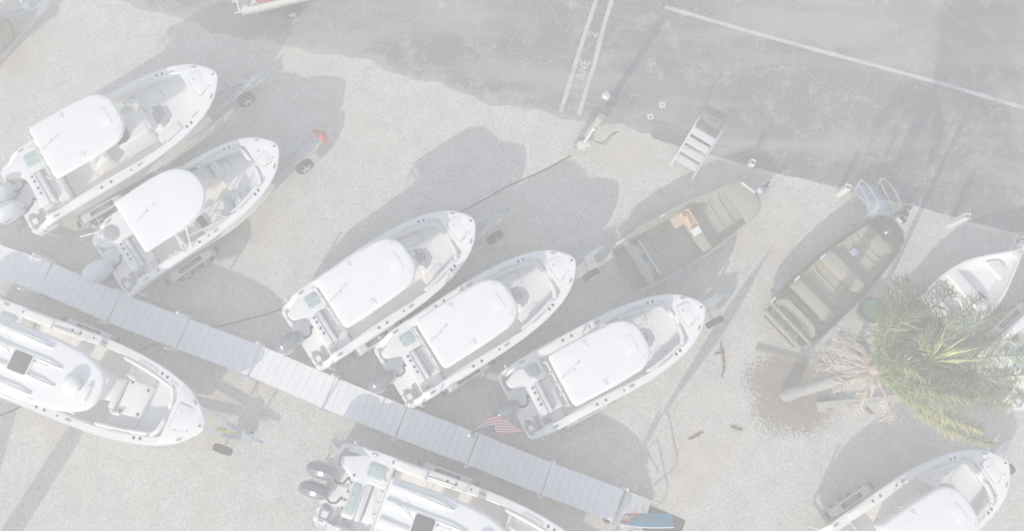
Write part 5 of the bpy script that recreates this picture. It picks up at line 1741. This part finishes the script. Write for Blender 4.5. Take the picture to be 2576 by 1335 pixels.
FR = [([(565, 470), (562, 380), (578, 270), (622, 170), (690, 95)], ZB), ([(570, 470), (600, 360), (660, 250), (740, 165), (850, 118)], ZB),
      ([(575, 475), (640, 380), (720, 290), (790, 220), (880, 150)], ZA), ([(600, 480), (700, 400), (800, 320), (900, 250), (1000, 165)], ZC),
      ([(600, 480), (720, 420), (850, 345), (980, 275), (1090, 225)], ZC), ([(600, 490), (740, 450), (880, 400), (1010, 360), (1140, 345)], ZA),
      ([(600, 490), (750, 470), (900, 440), (1050, 415), (1190, 410)], ZC), ([(600, 500), (760, 505), (900, 508), (1050, 500), (1230, 485)], ZA),
      ([(590, 505), (740, 540), (880, 560), (1020, 570), (1190, 570)], ZA), ([(590, 505), (700, 560), (820, 600), (960, 612), (1120, 618)], ZB),
      ([(575, 480), (620, 400), (640, 320), (690, 250), (760, 200)], ZC), ([(590, 490), (640, 450), (720, 400), (790, 330), (830, 270)], ZC),
      ([(590, 500), (680, 490), (780, 530), (860, 560), (960, 590)], ZC), ([(600, 490), (690, 440), (790, 390), (880, 350), (980, 330)], ZA),
      ([(590, 500), (660, 500), (760, 540), (860, 545), (980, 555)], ZC), ([(600, 480), (650, 400), (680, 330), (730, 295), (810, 285)], ZA),
      ([(600, 490), (700, 470), (820, 470), (930, 480), (1060, 460)], ZB), ([(585, 480), (600, 440), (650, 430), (700, 450), (760, 500)], ZC),
      ([(580, 480), (590, 420), (600, 330), (640, 250), (700, 160)], ZC), ([(600, 490), (680, 520), (790, 500), (900, 520), (1040, 540)], ZB)]
for k, (p_, z_) in enumerate(FR):
    wind_frond(p_, z_, "palm_green")
wind_frond([(575, 495), (680, 590), (790, 675), (910, 735), (1045, 778)], (7.4, 7.7, 7.8, 7.5, 6.9), "palm_yellowing", .46)
wind_frond([(580, 495), (690, 575), (800, 640), (900, 680), (1000, 720)], (7.4, 7.9, 8.2, 8.0, 7.4), "palm_yellowing", .46)
# the young spear leaves
spear = at(2326, 914, 8.9) - pb1; spear.z = 8.9
MB().tube([top2, top2.lerp(spear, .6) + Vector((0, 0, .2)), spear], [.08, .06, .03], 8).build("spear", "petiole_green", pm)
m = MB()
for k in range(34):
    az = rng.uniform(0, 6.28); sp_ = rng.uniform(.05, .55)
    a = spear; dd = Vector((math.cos(az) * sp_ + .05, math.sin(az) * sp_ + .30, 1)).normalized()
    ln = rng.uniform(.9, 1.9); b1 = a + dd * ln * .5; c1 = a + dd * ln + Vector((math.cos(az), math.sin(az), -.3)) * .15
    wv = dd.cross(Vector((0, 0, 1))); wv.normalize(); w_ = .022
    m.add([a + wv * w_, a - wv * w_, b1 + wv * w_, b1 - wv * w_, c1], [(0, 1, 3, 2), (2, 3, 4)])
m.build("spear_leaves", "palm_fresh", pm, sharp=80)
# dead fronds hanging round the trunk top
for k, az in enumerate((R(95), R(140), R(172), R(205), R(250), R(290), R(325), R(118), R(160))):
    frond(az, R(4 + 10 * (k % 2)), 1.3 + .3 * (k % 3), R(110), "dead_frond", "palm_dead", "sheath_brown", width=.34, pairs=52, start=.34, bare=.25, org=top)
for az in (R(70), R(100), R(128), R(185), R(215), R(240), R(268), R(300), R(330), R(160)):
    d0 = Vector((math.cos(az), math.sin(az), 0))
    MB().tube([top + d0 * .1, top + d0 * .45 + Vector((0, 0, .05)), top + d0 * .85 + Vector((0, 0, -.3))], [.13, .085, .02], 8, flat=.45).build("leaf_base", "sheath_brown", pm)

# timbers round the bed
def timber(p0, p1, wd, h, m_, lab):
    a, b_ = at(*p0, h), at(*p1, h)
    o_ = MB(); o_.beam((a.x, a.y, h / 2), (b_.x, b_.y, h / 2), wd, h)
    t_ = o_.build("edging_timber", m_)
    bv = t_.modifiers.new("bevel", 'BEVEL'); bv.width = .012; bv.segments = 2
    tag(t_, lab, "timber", "timbers edging the palm bed")
timber((1903, 876), (2100, 932), .16, .13, "weathered_wood", "old grey split timber along the upper side of the palm bed")
timber((2058, 1019), (2300, 996), .24, .20, "pale_board", "pale square timber lying below the palm trunk")
s_ = MB().box(at(2068, 1031, .05), (.34, .14, .10), rz=R(-6)).build("timber_offcut", "pale_board")
tag(s_, "short pale timber offcut at the end of the square timber", "timber")
gp = at(2195, 780, .5)
tub = empty("round_tub", (gp.x, gp.y, 0), 0, "round dark green tub between the jon boat and the palm fronds", "tub")
MB().lathe([(.36, 0), (.42, .1), (.45, .52), (.42, .52), (.40, .46), (.02, .45)], (0, 0, 0), n=30).build("body", "tub_green", tub)
MB().tube([(.44 * math.cos(2 * math.pi * k / 32), .44 * math.sin(2 * math.pi * k / 32), .53) for k in range(32)], [.035 if k % 2 else .05 for k in range(32)], 6, closed=True).build("rim", "tub_rim", tub)
# pole half hidden by the crown, whose shadow crosses the yard
gp = at(2140, 893, 0)
lp2 = empty("yard_pole", (gp.x + .35, gp.y + .55, 0), 0, "slim grey pole hidden behind the dead palm fronds", "pole")
MB().tube([(0, 0, 0), (.1, 0, 6.5)], [.10, .07], 12).build("shaft", "pile_wood", lp2)
MB().box((.1, .1, 6.5), (.12, .5, .06)).build("crossarm", "weathered_wood", lp2)

# fallen palm litter on the gravel
LIT = [((1812, 858), (1822, 905), (1818, 948)), ((1800, 890), (1822, 886)), ((1732, 1104), (1748, 1098), (1768, 1086)), ((1838, 1070), (1852, 1078), (1870, 1080)), ((2170, 1020), (2182, 1030), (2196, 1041))]
LB = ["long dark curled leaf sheath on the gravel left of the palm bed", "small crossed twig touching the curled leaf sheath", "brown dead leaf lying on open gravel below the palm bed", "short dark twig on the gravel below the palm bed", "dark twig beside the pale square timber"]
for q, lab in zip(LIT, LB):
    Q = []
    for (x, y), k in zip(q, range(9)):
        Q.append(at(x, y, .03 + .02 * (k % 2)))
    if len(Q) > 2: Q = smooth3(Q, 5)
    n_ = len(Q)
    m = MB().tube([p + Vector((random.uniform(-.03, .03), random.uniform(-.03, .03), 0)) for p in Q], [.015 + .045 * abs(math.sin(k * 1.9 + 1)) * math.sin(math.pi * (k + .6) / (n_ + .2)) for k in range(n_)], 6, flat=.5)
    o_ = m.build("fallen_leaf", "leaf_litter"); tag(o_, lab, "fallen leaf", "fallen palm litter")
pc_ = MB().box(at(97, 1227, .01), (.10, .13, .02), rz=.4).build("litter_scrap", "coupler_blue")
tag(pc_, "small pale blue scrap of litter on the gravel", "litter")

# unseen stand-ins added past the lower left corner, only to cast two gravel shadows
of = at(-60, 1475, 0)
pl_ = empty("shadow_caster", (of.x, of.y, 0), 0, "unseen round pile added beyond the lower left corner to cast a shadow", "pile")
MB().tube([(0, 0, 0), (0, 0, 3.15), (0, 0, 3.5)], [.36, .34, .20], 18).build("shaft", "pile_wood", pl_)

ofb = copy_tree(boatE); tag(ofb, "unseen copy of the hard top boat added beyond the lower left corner to cast a shadow")  # boat copy out of view, added solely for its shadow
pq = at(-470, 1720, 1.9)
ofb.location = (pq.x, pq.y, 0); ofb.rotation_euler = (0, 0, R(80))

# ------------------------------------------------------------------ haze
hz, n, l, b = nodes("haze_air")
n.remove(b)
pv = n.new("ShaderNodeVolumePrincipled")
pv.inputs["Color"].default_value = (1.0, .985, .955, 1)
pv.inputs["Density"].default_value = HAZE
pv.inputs["Anisotropy"].default_value = HAZE_G
l.new(pv.outputs[0], n["Material Output"].inputs["Volume"])
o = MB().box((0, 10, (CAM_H + 2 - 1) / 2), (2 * HALF + 6, 2 * HALF + 6, CAM_H + 2 + 1)).build("haze", hz)
o["kind"] = "stuff"
